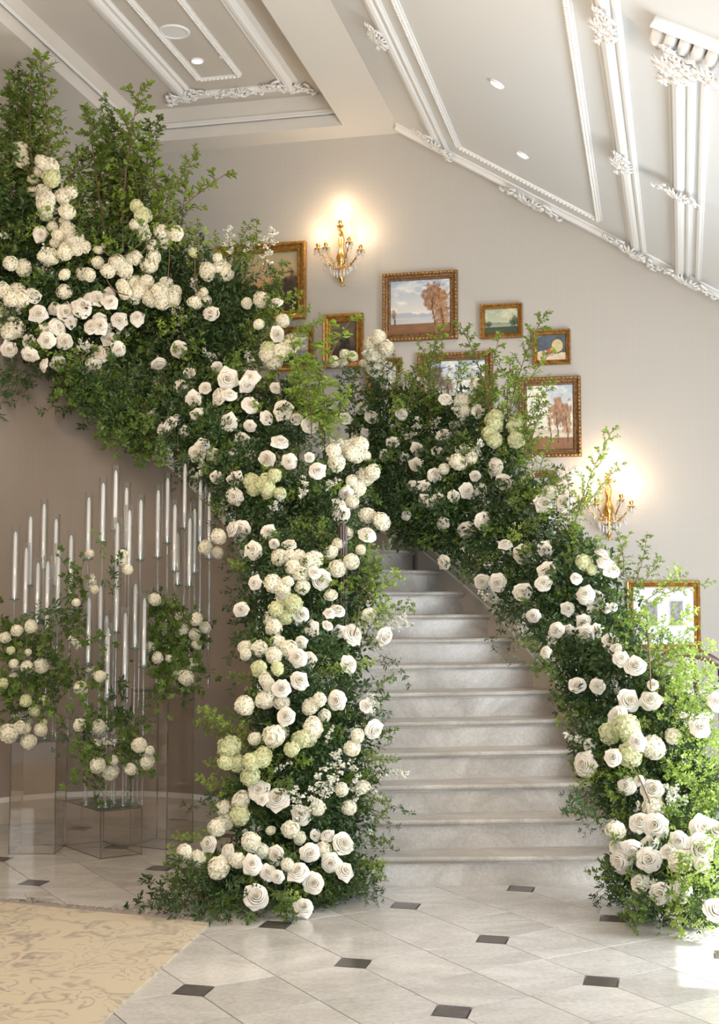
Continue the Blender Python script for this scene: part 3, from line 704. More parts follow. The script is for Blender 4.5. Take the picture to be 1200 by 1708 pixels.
# ---------------------------------------------------------------- crystal sconces
def crystal_mesh(n=6, L=.06, r=.011):
    b = MB(); b.lathe([(.0005, 0), (r * .5, -.006), (r * .5, -L * .25), (r, -L * .65), (.0005, -L)], n); return b.mesh('crystal_pendant', M['crystal'])
CRY = crystal_mesh(); CRYS = crystal_mesh(6, .026, .010)
def sconce(x, y, label, s=1.0, power=1.5):
    u, z = on_wall(x, y); P = W(u, VW, z); out = -E2
    t = thing('wall_sconce', label, 'sconce', P)
    def L3(a, d, h): return E1 * a * s + out * d * s + UP * h * s
    b = MB(); b.lathe([(0.001, -.22), (.018, -.2), (.03, -.15), (.02, -.1), (.035, -.02), (.05, .02), (.03, .07), (.02, .12), (.03, .18), (.018, .24), (.012, .26)], 14, L3(0, .05, 0))
    b.ball(L3(0, .02, 0), .05, 10, 6, sq=(1, .4, 2.0)); b.tube([L3(.0, .05, -.2), L3(.01, .07, -.24), L3(.035, .05, -.235)], [.012, .014, .004], 8); b.obj('backplate', M['brass'], t, True)
    arms = [(-.195, .14, .09), (-.10, .22, .07), (.115, .24, .10), (.20, .15, .05), (0, .10, .30)]
    k = 0
    for (a, d, h) in arms:
        b = MB(); tp = L3(a, d, h)
        if h < .25:
            pts = [L3(0, .05, .0) * (1 - q) + L3(a, d, h - .02) * q + UP * (-.075 * math.sin(q * math.pi) - .02 * math.sin(q * 2 * math.pi)) for q in [i / 10 for i in range(11)]]
        else: pts = [L3(0, .05, .2), L3(0, .12, .22), tp - UP * .02]
        b.tube(pts, .007, 7)
        q0 = pts[min(4, len(pts) - 1)]; b.tube([q0 + Vector((0, 0, .03 * math.cos(i * .6))) + E1 * .025 * math.sin(i * .6) for i in range(9)], .005, 6)
        ar = b.obj('arm', M['brass'], t, True)
        b = MB(); b.lathe([(.004, -.03), (.012, -.02), (.034, -.004), (.036, .0), (.012, .004), (.012, .014), (.02, .03), (.016, .045)], 12, tp); b.obj('candle_cup', M['brass'], ar, True)
        b = MB(); b.lathe([(.0105, .04), (.0105, .115), (.004, .118)], 10, tp); b.obj('candle_sleeve', M['wax'], ar, True)
        b = MB(); b.lathe([(.004, .118), (.010, .132), (.0095, .145), (.003, .168), (.0005, .176)], 10, tp); b.obj('bulb', M['bulb'], ar, True)
        l = bpy.data.lights.new('sconce_lamp', 'POINT'); l.energy = power; l.color = (1, .72, .44); l.shadow_soft_size = .014
        lo = bpy.data.objects.new('sconce_lamp', l); COL.objects.link(lo); lo.location = P + tp + UP * .20 + out * .015
        lo.parent = None
        if h < .25:
            for j in range(7):
                an = j / 7 * 2 * math.pi; o = link('crystal_pendant', CRY if j % 2 else CRYS, t, tp + Vector((.034 * math.cos(an), .034 * math.sin(an), -.006)))
            for i in range(2, 9, 2): link('crystal_pendant', CRYS, t, pts[i] - UP * .008)
    for j in range(16):                        # upper drape of crystals between the arms
        an = -math.pi * .98 + math.pi * .96 * j / 15; link('crystal_pendant', CRY if j % 2 else CRYS, t, L3(.155 * math.cos(an), .06 - .13 * math.sin(an), -.015 - .035 * (j % 3)))
    for j in range(10):                        # lower skirt of crystals
        an = -math.pi + math.pi * (j + .5) / 10
        o = link('crystal_pendant', CRY, t, L3(.10 * math.cos(an), .06 - .09 * math.sin(an), -.04 - .08 * abs(math.sin(an)))); o.scale = (1.2, 1.2, 1.2)
    b = MB()
    for a in (-1, 1):
        for (e, hh) in (((-.195 if a < 0 else .20), .05), ((-.10 if a < 0 else .115), .03)):
            for i in range(12):
                q = i / 11; p = L3(0, .07, -.12) * (1 - q) + L3(e, .17, hh) * q - UP * .06 * math.sin(q * math.pi); b.ball(p, .0065, 6, 4)
    b.obj('crystal_chain', M['crystal'], t, True)
    return t
sconce(572, 436, 'lit brass and crystal candle sconce, the higher one near the sunset painting')
sconce(1016, 856, 'lit brass and crystal candle sconce, the lower one above the right flowers', .95, 1.5)

# ---------------------------------------------------------------- chair behind the right-hand flowers
chr_ = thing('wooden_chair', 'dark wooden chair back barely seen behind the right flowers', 'chair', (0, 0, 0))
cp = Vector((2.12, 8.2, 0))
def chp(x, y, z): return cp + Vector((x, y, z))
b = MB(); b.tube([chp(-.24 + .48 * i / 8, .03 * math.sin(i / 8 * math.pi), 1.17 + .09 * math.sin(i / 8 * math.pi)) for i in range(9)], [.02, .028, .034, .036, .038, .036, .034, .028, .02], 8); b.obj('crest_rail', M['darkwood'], chr_, True)
for sx in (-.22, .22):
    b = MB(); b.tube([chp(sx, 0, 0), chp(sx, -.03, .45), chp(sx, .0, .8), chp(sx, .01, 1.18)], [.018, .022, .02, .018], 8); b.obj('back_post', M['darkwood'], chr_, True)
    b = MB(); b.tube([chp(sx, -.42, 0), chp(sx, -.42, .44)], [.014, .022], 8); b.obj('front_leg', M['darkwood'], chr_, True)
b = MB(); b.tube([chp(-.05, 0, .47), chp(-.09, .0, .8), chp(-.04, .0, 1.2)], .02, 6); b.tube([chp(.05, 0, .47), chp(.09, 0, .8), chp(.04, 0, 1.2)], .02, 6); b.obj('back_splat', M['darkwood'], chr_, True)
b = MB(); b.box(chp(0, -.2, .455), (.24, .24, .03)); b.obj('seat', M['fringe'], chr_)
#PLANTS
# ---------------------------------------------------------------- plant parts
def rv(r, k=1): return Vector((r.gauss(0, k), r.gauss(0, k), r.gauss(0, k)))
def petal(b, ax, half, prof, m, edge, point, r, ns=6):
    """one curved petal round the axis: prof = (radius, height) stations from base to lip"""
    vs = []; n = len(prof); sk = r.uniform(-.06, .06); ph = r.uniform(0, 6)
    for j, (pr, pz) in enumerate(prof):
        t = j / (n - 1)
        for i in range(ns + 1):
            s_ = i / ns * 2 - 1
            wv = .028 * math.sin(s_ * 5 + ph) * t * t
            a = ax + sk * t + s_ * half * (.55 + .5 * min(1, t * 1.8)) * (1 - .14 * max(0, t - .75) * 4)
            lip = max(0, t - .6) / .4
            rr = pr * (1 - .20 * abs(s_) ** 3 * lip + point * .20 * max(0, 1 - abs(s_) * 2.2) * lip) + edge * abs(s_) ** 2 * .05 + .02 * s_
            zz = pz - .13 * abs(s_) ** 3 * lip + wv
            vs.append(Vector((rr * math.cos(a), rr * math.sin(a), zz)))
    fs = [(j * (ns + 1) + i, j * (ns + 1) + i + 1, (j + 1) * (ns + 1) + i + 1, (j + 1) * (ns + 1) + i) for j in range(n - 1) for i in range(ns)]
    b.add(vs, fs, m)
def rose_mesh(seed, openness=1.0):
    r = random.Random(seed); b = MB()
    # (petals, lip radius, lip height, half width, outward roll)
    rings = [(2, .085, .50, 1.9, .01), (3, .15, .54, 1.5, .03), (3, .24, .55, 1.35, .05), (4, .35, .52, 1.1, .08), (4, .48, .45, 1.05, .13), (5, .63, .33, .92, .18), (5, .80, .14, .86, .22), (6, .97, -.06, .72, .22)]
    for k, (n, R, Z, half, roll) in enumerate(rings):
        a0 = r.uniform(0, 6)
        for i in range(n):
            R_ = R * r.uniform(.92, 1.08); Z_ = Z + r.uniform(-.035, .035); o = roll * openness
            prof = [(.05 + R_ * .10, -.25), (R_ * .62, -.12 + Z_ * .3), (R_ * .86 - .02, Z_ * .78), (R_ * .95 - o * .25, Z_), (R_ * 1.0, Z_ - o * .12), (R_ * 1.0 + o * .30, Z_ - o * .55)]
            petal(b, a0 + (i + r.uniform(-.12, .12)) * 2 * math.pi / n, half * r.uniform(.92, 1.08), prof, 1 if k < 3 else 0, 1 if k > 2 else 0, r.choice([0, 0, .5, 1.0]) if k > 4 else 0, r)
    b.lathe([(.04, -.5), (.12, -.38), (.16, -.24), (.06, -.2)], 7, m=2)
    return b.mesh('rose', [M['rose'], M['rose_in'], M['stem']], True)
ROSES = [rose_mesh(k, .7 + .2 * k) for k in range(5)]
def hyd_mesh(seed, m, n=210):
    r = random.Random(seed); b = MB(); b.ball((0, 0, 0), .80, 10, 7, 1, (1, 1, .9))
    ga = math.pi * (3 - math.sqrt(5))
    for i in range(n):
        z = 1 - 2 * (i + .5) / n; q = math.sqrt(1 - z * z); a = ga * i
        d = Vector((q * math.cos(a), q * math.sin(a), z)); d = (d + rv(r, .06)).normalized()
        c = Vector((d.x, d.y, d.z * .92)) * (.89 + .05 * math.sin(d.x * 4 + seed) + r.uniform(-.05, .07)); n_ = (d + rv(r, .25)).normalized(); x = n_.orthogonal().normalized(); y = n_.cross(x); sp = r.uniform(0, 1.6); s_ = r.uniform(.15, .19)
        for k in range(4):
            a = sp + k * math.pi / 2; e = x * math.cos(a) + y * math.sin(a); f = x * math.cos(a + .62) + y * math.sin(a + .62); g2 = x * math.cos(a - .62) + y * math.sin(a - .62)
            b.add([c - n_ * .02, c + f * s_ * .85 + n_ * .035, c + e * s_ * 1.05 + n_ * .02, c + g2 * s_ * .85 + n_ * .035], [(0, 1, 2, 3)], 0)
    return b.mesh('hydrangea', [m, M['core']])
HYD = [hyd_mesh(1, M['hyd']), hyd_mesh(2, M['hyd'])]; HYG = [hyd_mesh(3, M['hydg']), hyd_mesh(4, M['hydg'])]

def leaf(b, p, d, n, l, w_, m=0):
    """folded pointed leaf at p along d, face normal about n"""
    s_ = d.cross(n); s_ = s_.normalized() if s_.length > 1e-5 else d.orthogonal().normalized(); n = s_.cross(d)
    b.add([p, p + d * l * .42 + s_ * w_ + n * w_ * .35, p + d * l * .8 + s_ * w_ * .55 + n * w_ * .1 - n * l * .05, p + d * l - n * l * .12, p + d * l * .8 - s_ * w_ * .55 + n * w_ * .1 - n * l * .05, p + d * l * .42 - s_ * w_ + n * w_ * .35, p + d * l * .5 - n * l * .02],
          [(0, 1, 6), (1, 2, 6), (2, 3, 6), (3, 4, 6), (4, 5, 6), (5, 0, 6)], m)
def spray(seed, L, twigs, per, ll, lw, spread, droop, m_leaf, m_stem='twig', blossoms=0, bs=.008, stem_r=.0022, pairs=False, up=.0):
    """a branch along +Z: curved stem, side twigs, leaves, optionally small white blossoms"""
    r = random.Random(seed); b = MB()
    bend = Vector((r.uniform(-1, 1), r.uniform(-1, 1), 0)) * droop
    def main(t): return Vector((bend.x * t * t * L, bend.y * t * t * L, t * L))
    b.tube([main(i / 6) for i in range(7)], [stem_r * (1.3 - t / 7) for t in range(7)], 4, 1)
    for k in range(twigs):
        t = (k + .6) / twigs * (.95 if twigs > 1 else 1); t = .08 + .92 * t
        p = main(min(1, t)); a = k * 2.4 + r.uniform(-.5, .5); ln = L * spread * (1.15 - .7 * t) * r.uniform(.6, 1.2)
        d = Vector((math.cos(a), math.sin(a), r.uniform(.3, 1.0) + up)).normalized()
        if twigs == 1: d = Vector((0, 0, 1)); p = main(0); ln = L
        side = rv(r, .18)
        pt = lambda q: (p + d * ln * q + side * ln * q * q) if twigs > 1 else main(q)
        if twigs > 1: b.tube([pt(0), pt(.5), pt(1)], [stem_r * .7, stem_r * .55, stem_r * .3], 3, 1, False)
        for i in range(per):
            q = .12 + .88 * (i + r.random() * .5) / per; c = pt(q); tg = (pt(min(1, q + .05)) - pt(q - .05)).normalized()
            o = tg.orthogonal().normalized(); o.rotate(Quaternion(tg, (i * 2.5 if not pairs else (i % 2) * math.pi + r.uniform(-.3, .3)) + r.uniform(-.4, .4)))
            dd = (o * .9 + tg * .65 + rv(r, .15)).normalized(); l = ll * r.uniform(.65, 1.2)
            leaf(b, c, dd, (tg * .6 + rv(r, .5) + Vector((0, 0, .3))).normalized(), l, l * lw)
        if blossoms:
            for i in range(blossoms):
                q = .3 + .7 * r.random(); c = pt(min(1, q)) + rv(r, .012); n = rv(r, 1).normalized(); x = n.orthogonal().normalized(); y = n.cross(x); z = bs * r.uniform(.7, 1.3)
                vs = [c + n * z * .1]
                for k2 in range(10):
                    a2 = k2 * math.pi / 5; rr = z * (1 if k2 % 2 == 0 else .55); vs.append(c + x * rr * math.cos(a2) + y * rr * math.sin(a2) + n * z * .3)
                b.add(vs, [(0, 1 + 2 * k2, 2 + 2 * k2) for k2 in range(5)] + [(0, 1 + (2 * k2 + 2) % 10, 2 + 2 * k2) for k2 in range(5)], 2)
    return b.mesh('foliage', [M[m_leaf], M[m_stem], M['blossom']])
SP = {
 'bright': [spray(s, .42, 13, 11, .034, .30, .34, .25, 'leaf1') for s in (1, 2, 3)],
 'mid': [spray(s, .40, 12, 10, .042, .30, .36, .3, 'leaf2') for s in (4, 5, 6)],
 'dark': [spray(s, .40, 9, 9, .060, .19, .40, .4, 'leaf3', 'stem') for s in (7, 8, 9)],
 'trail': [spray(s, .50, 7, 9, .052, .17, .30, .7, 'leaf3', 'twig') for s in (10, 11)],
 'lime': [spray(s, .42, 13, 10, .032, .34, .36, .3, 'leaf4', 'stem') for s in (12, 13)],
 'grey': [spray(s, .36, 10, 14, .017, .35, .30, .4, 'leafg', 'stem') for s in (14, 15)],
 'fine': [spray(s, .42, 22, 16, .022, .22, .25, .2, 'leaf1', 'twig') for s in (16, 17)],
 'blossom': [spray(s, .34, 9, 5, .024, .28, .30, .5, 'leaf1', 'twig', 17, .0125) for s in (18, 19, 20)],
 'tall': [spray(s, 1.0, 22, 12, .040, .32, .21, .12, 'leaf1', 'twig', 0, 0, .005, up=.5) for s in (21, 22, 23)],
 'tallm': [spray(s, 1.0, 22, 12, .040, .32, .21, .12, 'leaf2', 'twig', 0, 0, .005, up=.5) for s in (24, 25)],
 'wand': [spray(s, .6, 11, 9, .032, .30, .17, .25, 'leaf1', 'twig', 0, 0, .003, up=.4) for s in (26, 27)],
 'wandb': [spray(s, .45, 10, 4, .022, .28, .16, .35, 'leaf1', 'twig', 20, .012, .003) for s in (28, 29)],
}
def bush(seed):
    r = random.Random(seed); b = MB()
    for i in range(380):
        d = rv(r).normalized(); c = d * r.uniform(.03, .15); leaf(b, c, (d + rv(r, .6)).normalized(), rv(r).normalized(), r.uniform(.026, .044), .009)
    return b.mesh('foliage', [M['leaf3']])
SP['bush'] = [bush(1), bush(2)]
def palm_leaf(b, c, d, n, R, m=0):
    x = d.normalized(); y = n.cross(x).normalized(); n = x.cross(y); vs = [c]
    rad = [.25, .62, .5, .9, .62, 1.0, .62, .9, .5, .62, .25]
    for i, q in enumerate(rad):
        a = (i / 10 - .5) * 4.6; vs.append(c + (x * math.cos(a) + y * math.sin(a)) * R * q + n * (.12 if i % 2 else -.05) * R)
    b.add(vs, [(0, i, i + 1) for i in range(1, 11)], m)
def vine(seed, L=.32, n=17, R=.050):
    r = random.Random(seed); b = MB(); bend = Vector((r.uniform(-.4, .4), r.uniform(-.4, .4), 0)); mn = lambda t: bend * t * t * L + Vector((0, 0, t * L))
    b.tube([mn(i / 5) for i in range(6)], .0022, 4, 1)
    for i in range(n):
        t = (i + .5) / n; d = rv(r).normalized(); p = mn(t); e = p + d * .05; b.tube([p, e], .001, 3, 1, False); palm_leaf(b, e, d, (rv(r, .6) + Vector((0, -1, .4))).normalized(), R * r.uniform(.6, 1.15))
    return b.mesh('vine', [M['leaf2'], M['stem']])
SP['vine'] = [vine(1), vine(2), vine(3)]

PART = {'bush': 'dense_foliage', 'dark': 'dark_leaf_sprig', 'trail': 'trailing_sprig', 'grey': 'grey_leaf_sprig', 'fine': 'fine_leaf_sprig', 'lime': 'lime_leaf_sprig', 'bright': 'leafy_sprig', 'mid': 'leafy_sprig', 'blossom': 'blossom_sprig', 'wandb': 'blossom_branch', 'wand': 'branch', 'tall': 'branch', 'tallm': 'branch', 'vine': 'vine'}
def place(me, name, parent, p, direction, spin, scale, facing=False):
    o = bpy.data.objects.new(name, me); COL.objects.link(o); o.parent = parent
    q = Vector(direction).to_track_quat('Z', 'Y'); q = q @ Quaternion((0, 0, 1), spin)
    o.rotation_mode = 'QUATERNION'; o.rotation_quaternion = q; o.location = p
    o.scale = (scale,) * 3 if not isinstance(scale, tuple) else scale
    return o

# depth of the front of each garland, known at a few places along the railings
CTRL_L = [(450, 1520, 6.42), (250, 1520, 6.55), (620, 1500, 6.65), (470, 1300, 6.72), (390, 1300, 6.8), (480, 1150, 6.85), (500, 1000, 7.4), (620, 1000, 7.6), (500, 803, 8.1), (620, 780, 8.5), (411, 698, 8.6), (500, 620, 8.8), (247, 580, 9.0), (330, 450, 9.1), (47, 470, 8.9), (0, 250, 8.9), (240, 250, 9.1), (640, 1300, 6.9)]
CTRL_R = [(1100, 1500, 6.2), (1200, 1500, 5.95), (1010, 1480, 6.7), (1080, 1250, 6.75), (1200, 1200, 6.7), (950, 1150, 7.3), (1080, 1120, 7.0), (960, 980, 7.8), (1100, 950, 7.6), (880, 870, 8.4), (800, 780, 9.0), (690, 715, 9.6), (740, 880, 8.9), (600, 680, 10.0), (560, 740, 10.1), (850, 620, 9.4)]
def depth(ctrl, x, y):
    s = 0; w_ = 0
    for a, b_, d in ctrl:
        k = 1 / (((x - a) ** 2 + (y - b_) ** 2) + 400) ** 1.5; s += k * d; w_ += k
    return s / w_
garL = thing('floral_garland', 'tall column of white roses, cream hydrangeas and greenery at the left of the stair foot', 'flower garland', (-.5, 6.9, 0))
garU = thing('floral_garland', 'hanging bank of snowball hydrangeas and roses with tall leafy branches, upper left', 'flower garland', (-2.0, 9.3, 3.6))
garR = thing('floral_garland', 'rose garland falling along the right stair railing down to the floor', 'flower garland', (1.55, 7.0, 0))
def which(x, y):
    if (y < 740 and x > 548) or x > 655 or (y < 800 and x > 640): return garR, CTRL_R
    if y < 640 + (x - 250) * .2 and x < 470 and not (x > 340 and y > 600): return garU, CTRL_L
    return garL, CTRL_L
CL = {garL: [(465, 1540), (480, 1350), (510, 1150), (520, 900), (480, 740), (400, 680), (300, 620)], garU: [(420, 600), (250, 560), (100, 500), (0, 470)], garR: [(560, 700), (690, 730), (850, 870), (960, 1000), (1080, 1180), (1130, 1350), (1120, 1500)]}
def centre(g_, x, y):
    best = None; pts = CL[g_]
    for (ax, ay), (bx, by) in zip(pts, pts[1:]):
        t = max(0, min(1, ((x - ax) * (bx - ax) + (y - ay) * (by - ay)) / ((bx - ax) ** 2 + (by - ay) ** 2))); qx, qy = ax + (bx - ax) * t, ay + (by - ay) * t
        d = math.hypot(x - qx, y - qy)
        if best is None or d < best[0]: best = (d, qx, qy)
    return best
def loc_of(ob_or_p, par): return ob_or_p - par.location

ROSE_PX = '''56,493,14 64,523,14 137,513,16 152,498,12 163,497,12 110,520,15 90,515,11 97,545,14 78,552,13 78,568,13 107,570,14 118,537,10 183,490,11 184,503,12 152,545,12 167,543,13 167,532,11 199,534,12 229,530,12 182,565,11 197,583,12 167,590,14 157,610,13 73,609,12 97,607,13 49,592,13 48,570,12 15,583,14 7,392,7 68,390,13
298,583,14 265,608,12 352,522,13 380,632,18 363,613,9 317,622,11 303,647,12 322,665,13 342,647,11 365,660,15 383,658,12 293,682,12 328,692,10 383,705,14 273,717,12 295,702,10 308,720,11 255,697,12 262,643,10 285,706,10
460,505,12 463,557,12 418,630,12 413,642,13 460,647,9 418,675,13 472,683,14 445,697,11 495,698,11 518,709,14 350,730,10 403,733,13 468,737,14 417,710,10 565,715,9 577,698,9 621,694,12 603,680,10 610,720,8 655,738,10 670,690,10
744,665,11 800,640,10 855,646,9 799,685,10 741,726,12 729,752,9 697,749,10 674,764,12 643,761,11 694,775,11 825,779,14 840,803,13 964,789,14 943,837,14 907,840,15 780,818,12 801,818,13 757,827,9 731,833,11 709,835,11 720,842,10 689,814,11 709,811,10 793,794,8 677,859,8 808,869,13 778,886,15 739,874,10 726,792,12 613,891,14
328,757,14 337,745,12 357,762,13 388,763,14 415,762,12 445,765,13 482,770,12 530,785,13 517,763,9 392,800,14 391,828,14 362,797,10 577,824,12 568,843,12 570,858,15 387,882,13 402,882,14 448,887,13 422,918,14 457,907,9 483,908,11 537,967,15 525,955,10 425,972,12 402,1017,13 503,1025,14 518,1050,13 547,1043,9 563,1018,12 550,1022,8 618,1025,12 590,1058,17 567,1055,11 643,1062,14 583,1108,14 497,1097,14 515,1100,12 500,1135,15 502,1072,10
477,1195,15 562,1168,15 470,1148,14 432,1318,16 437,1333,9 462,1332,17 502,1360,15 547,1393,12 527,1393,11 517,1423,15 348,1407,13 378,1420,12 421,1442,16 460,1427,15 447,1455,13 463,1462,11 497,1453,16 523,1473,16 573,1407,16 552,1440,14 575,1453,15 427,1495,19 507,1513,15 612,1178,12 625,1217,14
910,916,14 871,925,14 843,907,11 913,952,13 907,972,12 872,987,14 890,1027,11 830,972,13 805,970,12 740,938,12 1005,923,13 1010,937,12 1022,950,14 962,965,9 977,992,16 992,1000,15 992,1018,12 948,1015,10 1013,1015,8 1025,1012,8 975,1037,12 928,1052,13 948,1053,10 977,1058,16 997,1053,12 1018,1070,13 1027,1082,11 1037,1098,12 1060,1110,16 910,1088,9 963,1142,14 997,1145,13 1050,1168,18 1085,1168,17 1090,1142,9 1030,1193,14 1063,1237,13 1168,1213,15 975,1275,19 1023,1263,15 983,1243,10 1197,1170,15
1045,1311,15 1089,1317,17 1067,1302,9 1068,1371,19 1094,1377,18 1172,1380,19 1132,1402,15 1169,1416,24 1196,1385,16 1056,1418,15 1083,1434,18 1035,1437,17 1029,1414,13 1086,1404,12 1172,1442,13 1067,1472,16 1102,1490,17 1137,1485,17 1195,1517,20 1115,1420,13'''
HYD_PX = '''35,250,13 36,268,12 83,278,15 70,270,12 65,286,9 105,328,13 118,320,12 73,320,12 77,332,14 76,343,13 77,357,12 55,320,9 112,353,13 112,384,12 88,379,9 108,370,9 98,393,10 92,405,8 120,402,11 129,399,11 140,411,10 126,416,10 110,413,9 85,428,14 72,427,9 108,422,11 18,439,12 39,447,14 148,458,11 137,457,10 108,458,9 163,438,9
225,375,9 235,378,11 240,390,11 254,409,10 269,386,12 275,401,12 293,389,13 256,430,11 249,443,13 164,417,7 172,410,4 180,452,10 195,438,12 208,450,14 200,445,13 227,430,11 217,433,9 204,476,10 209,488,10 224,475,13 237,480,12 245,470,11 230,487,12 223,497,10 266,487,15 252,498,13 271,505,12 288,498,13 277,472,10 293,485,10 280,490,10
347,453,13 367,448,15 377,455,13 363,430,8 338,493,9 325,505,11 343,502,10 340,487,7 28,488,15 20,498,14 35,497,14 27,510,13 5,485,13 5,535,13 23,547,15 15,555,12 107,487,11
436,500,12 412,506,9 432,541,8 472,535,10 480,580,13 467,588,13 447,592,13 457,603,14 575,591,8 589,594,8 572,606,8 557,603,10 632,562,12 620,575,12 645,580,13 623,593,12 625,613,14 630,603,11 606,606,6 632,585,12
557,752,12 577,748,13 590,745,13 600,738,13 587,757,12 517,660,10 772,670,11 776,687,11 919,820,12 765,771,13 787,764,9 741,782,9 562,772,13 593,758,13 602,742,12 610,795,14 622,788,13 598,815,12 587,802,9 610,760,8 588,837,11 365,895,11 637,870,13 613,860,12 578,890,10 567,908,12 602,917,8 587,937,11 552,922,11 563,948,13
467,930,13 487,930,12 498,930,12 523,935,14 490,947,13 503,958,13 513,937,10 552,993,9 505,980,11 455,973,13 470,980,14 473,993,11 480,970,9 453,1033,13 457,1047,12 409,1080,10 410,1092,9 433,1082,12 457,1093,12 482,1083,13 463,1073,13 442,1132,10 448,1142,10 443,1167,14 408,1177,15 470,1172,12 518,1178,13 533,1167,11 542,1193,9 522,1215,17 597,1227,10 588,1248,12 457,1228,16 425,1232,10 470,1220,11
530,1347,12 402,1335,14 373,1348,12 362,1380,13 377,1370,13 485,1383,14 500,1398,9 452,1385,7 570,1317,10 605,1313,11 583,1347,12 308,1420,11 330,1433,13 365,1447,17 396,1435,11 419,1404,14 437,1420,12 480,1443,10 540,1417,12 1090,1247,18 1123,1228,12 1091,1348,15 1027,1385,15 1134,1437,17'''
HYG_PX = '''86,297,15 55,299,8 228,344,11 238,359,13 324,421,8 10,517,7 2,513,8 488,570,12 447,582,11 493,575,9 825,698,13 826,709,12 817,724,13 825,734,12 859,710,13 861,734,13 458,793,11 420,803,12 425,815,11 443,807,15 447,817,12 467,823,10 462,1015,12 490,1007,14 477,1028,13 432,1115,11 463,1115,10 383,1247,18 438,1263,15 420,1270,13 395,1272,13 377,1272,12 418,1295,15 503,1233,13 487,1250,11 517,1233,11 400,1360,15 975,938,11 1018,1223,17 1045,1213,19 1052,1225,15 1050,1260,17 988,950,8'''
def parse(s):
    return [tuple(float(q) for q in it.split(',')) for it in s.split()]
def flower(x, y, r, meshes, name):
    g_, ct = which(x, y); Y = depth(ct, x, y) + rnd.uniform(-.07, .05); p = at(x, y, Y)
    d, cx, cy = centre(g_, x, y)
    o = Vector(((x - cx), 0, -(y - cy))) / 110
    face = Vector((0, 0, EYE)) - p; face.normalize()
    n = face * 1.0 + Vector((o.x, 0, o.z)) * .45 + Vector((0, 0, .18)) + rv(rnd, .24)
    s = r * Y / F * (1.07 if name == 'rose' else 1.06)
    s *= rnd.uniform(.95, 1.06); k_ = 1 if name == 'rose' else 1.12
    place(rnd.choice(meshes), name, g_, loc_of(p, g_), n, rnd.uniform(0, 6.28), (s * k_ * rnd.uniform(.92, 1.1), s * k_ * rnd.uniform(.92, 1.1), s * k_ * rnd.uniform(.9, 1.0)))
for x, y, r in parse(ROSE_PX): flower(x, y, r, ROSES, 'rose')
for x, y, r in parse(HYD_PX): flower(x, y, r, HYD, 'hydrangea')
for x, y, r in parse(HYG_PX): flower(x, y, r, HYG, 'green_hydrangea')

# greenery: fill zones, each a polygon of the bank as seen plus its depth range behind the flower front
def inside(poly, x, y):
    c = False; j = len(poly) - 1
    for i in range(len(poly)):
        (xi, yi), (xj, yj) = poly[i], poly[j]
        if (yi > y) != (yj > y) and x < (xj - xi) * (y - yi) / (yj - yi) + xi: c = not c
        j = i
    return c
def fill(g_, ctrl, poly, n, mix, back, sc=1.0, hang=0.0, outw=1.0, seed=1):
    r = random.Random(seed); xs = [p[0] for p in poly]; ys = [p[1] for p in poly]; k = 0; keys = [m_ for m_, q in mix]; wt = [q for m_, q in mix]; tries = 0
    # quasi random points keep the cover even
    while k < n and tries < n * 60:
        tries += 1
        x = min(xs) + (max(xs) - min(xs)) * ((tries * .7548776662 + seed * .37) % 1); y = min(ys) + (max(ys) - min(ys)) * ((tries * .5698402910 + seed * .71) % 1)
        if not inside(poly, x, y): continue
        k += 1; kind = r.choices(keys, wt)[0]; d, cx, cy = centre(g_, x, y); Y = depth(ctrl, x, y) + r.uniform(*back)
        e = Vector((x - cx, 0, -(y - cy))); e = e / max(30, e.length)
        dr = e * outw + Vector((0, -.55, .25 - hang)) + rv(r, .45)
        if kind == 'trail': dr += Vector((0, 0, -.9))
        if kind in ('tall', 'wand'): dr += Vector((0, .2, .9))
        dr.normalize(); s = sc * r.uniform(.7, 1.15) * (.8 + .2 * (Y - 6) / 3)
        L = .42 * s; p = at(x, y, Y) - dr * L * (.5 if kind != 'bush' else 0)
        if p.z < .03: p.z = .03; dr.z = abs(dr.z) * .3
        place(r.choice(SP[kind]), PART[kind], g_, loc_of(p, g_), dr, r.uniform(0, 6.28), s)
BAND_L = [(440, 740), (620, 750), (640, 900), (628, 1100), (645, 1300), (630, 1480), (560, 1520), (330, 1520), (270, 1490), (300, 1420), (370, 1340), (400, 1200), (390, 1000), (385, 840), (260, 740), (225, 690), (290, 640), (420, 600), (520, 590), (560, 740)]
BAND_U = [(0, 300), (60, 300), (150, 330), (240, 350), (330, 410), (430, 400), (455, 480), (500, 560), (440, 640), (330, 690), (250, 680), (215, 640), (120, 600), (0, 600)]
BAND_R = [(560, 620), (640, 600), (760, 640), (870, 640), (900, 770), (980, 840), (1030, 930), (1080, 1010), (1130, 1090), (1200, 1130), (1200, 1540), (1030, 1520), (1010, 1380), (950, 1280), (940, 1180), (870, 1070), (800, 990), (740, 920), (650, 890), (600, 800), (560, 720)]
MIX = [('bright', 4), ('mid', 5), ('dark', 4), ('trail', 1), ('fine', 1.5), ('grey', .8), ('blossom', 1.6), ('lime', .5)]
def shrink(poly, k):
    cx = sum(p[0] for p in poly) / len(poly); cy = sum(p[1] for p in poly) / len(poly); return [(cx + (x - cx) * k, cy + (y - cy) * k) for x, y in poly]
INNER_L = [(450, 760), (590, 770), (600, 900), (590, 1100), (600, 1300), (590, 1450), (540, 1490), (350, 1490), (400, 1380), (430, 1200), (425, 1000), (420, 850), (300, 740), (270, 690), (330, 650), (430, 630), (500, 640), (540, 750)]
INNER_U = [(0, 350), (130, 370), (230, 410), (320, 450), (400, 470), (440, 560), (400, 620), (300, 660), (240, 620), (120, 565), (0, 570)]
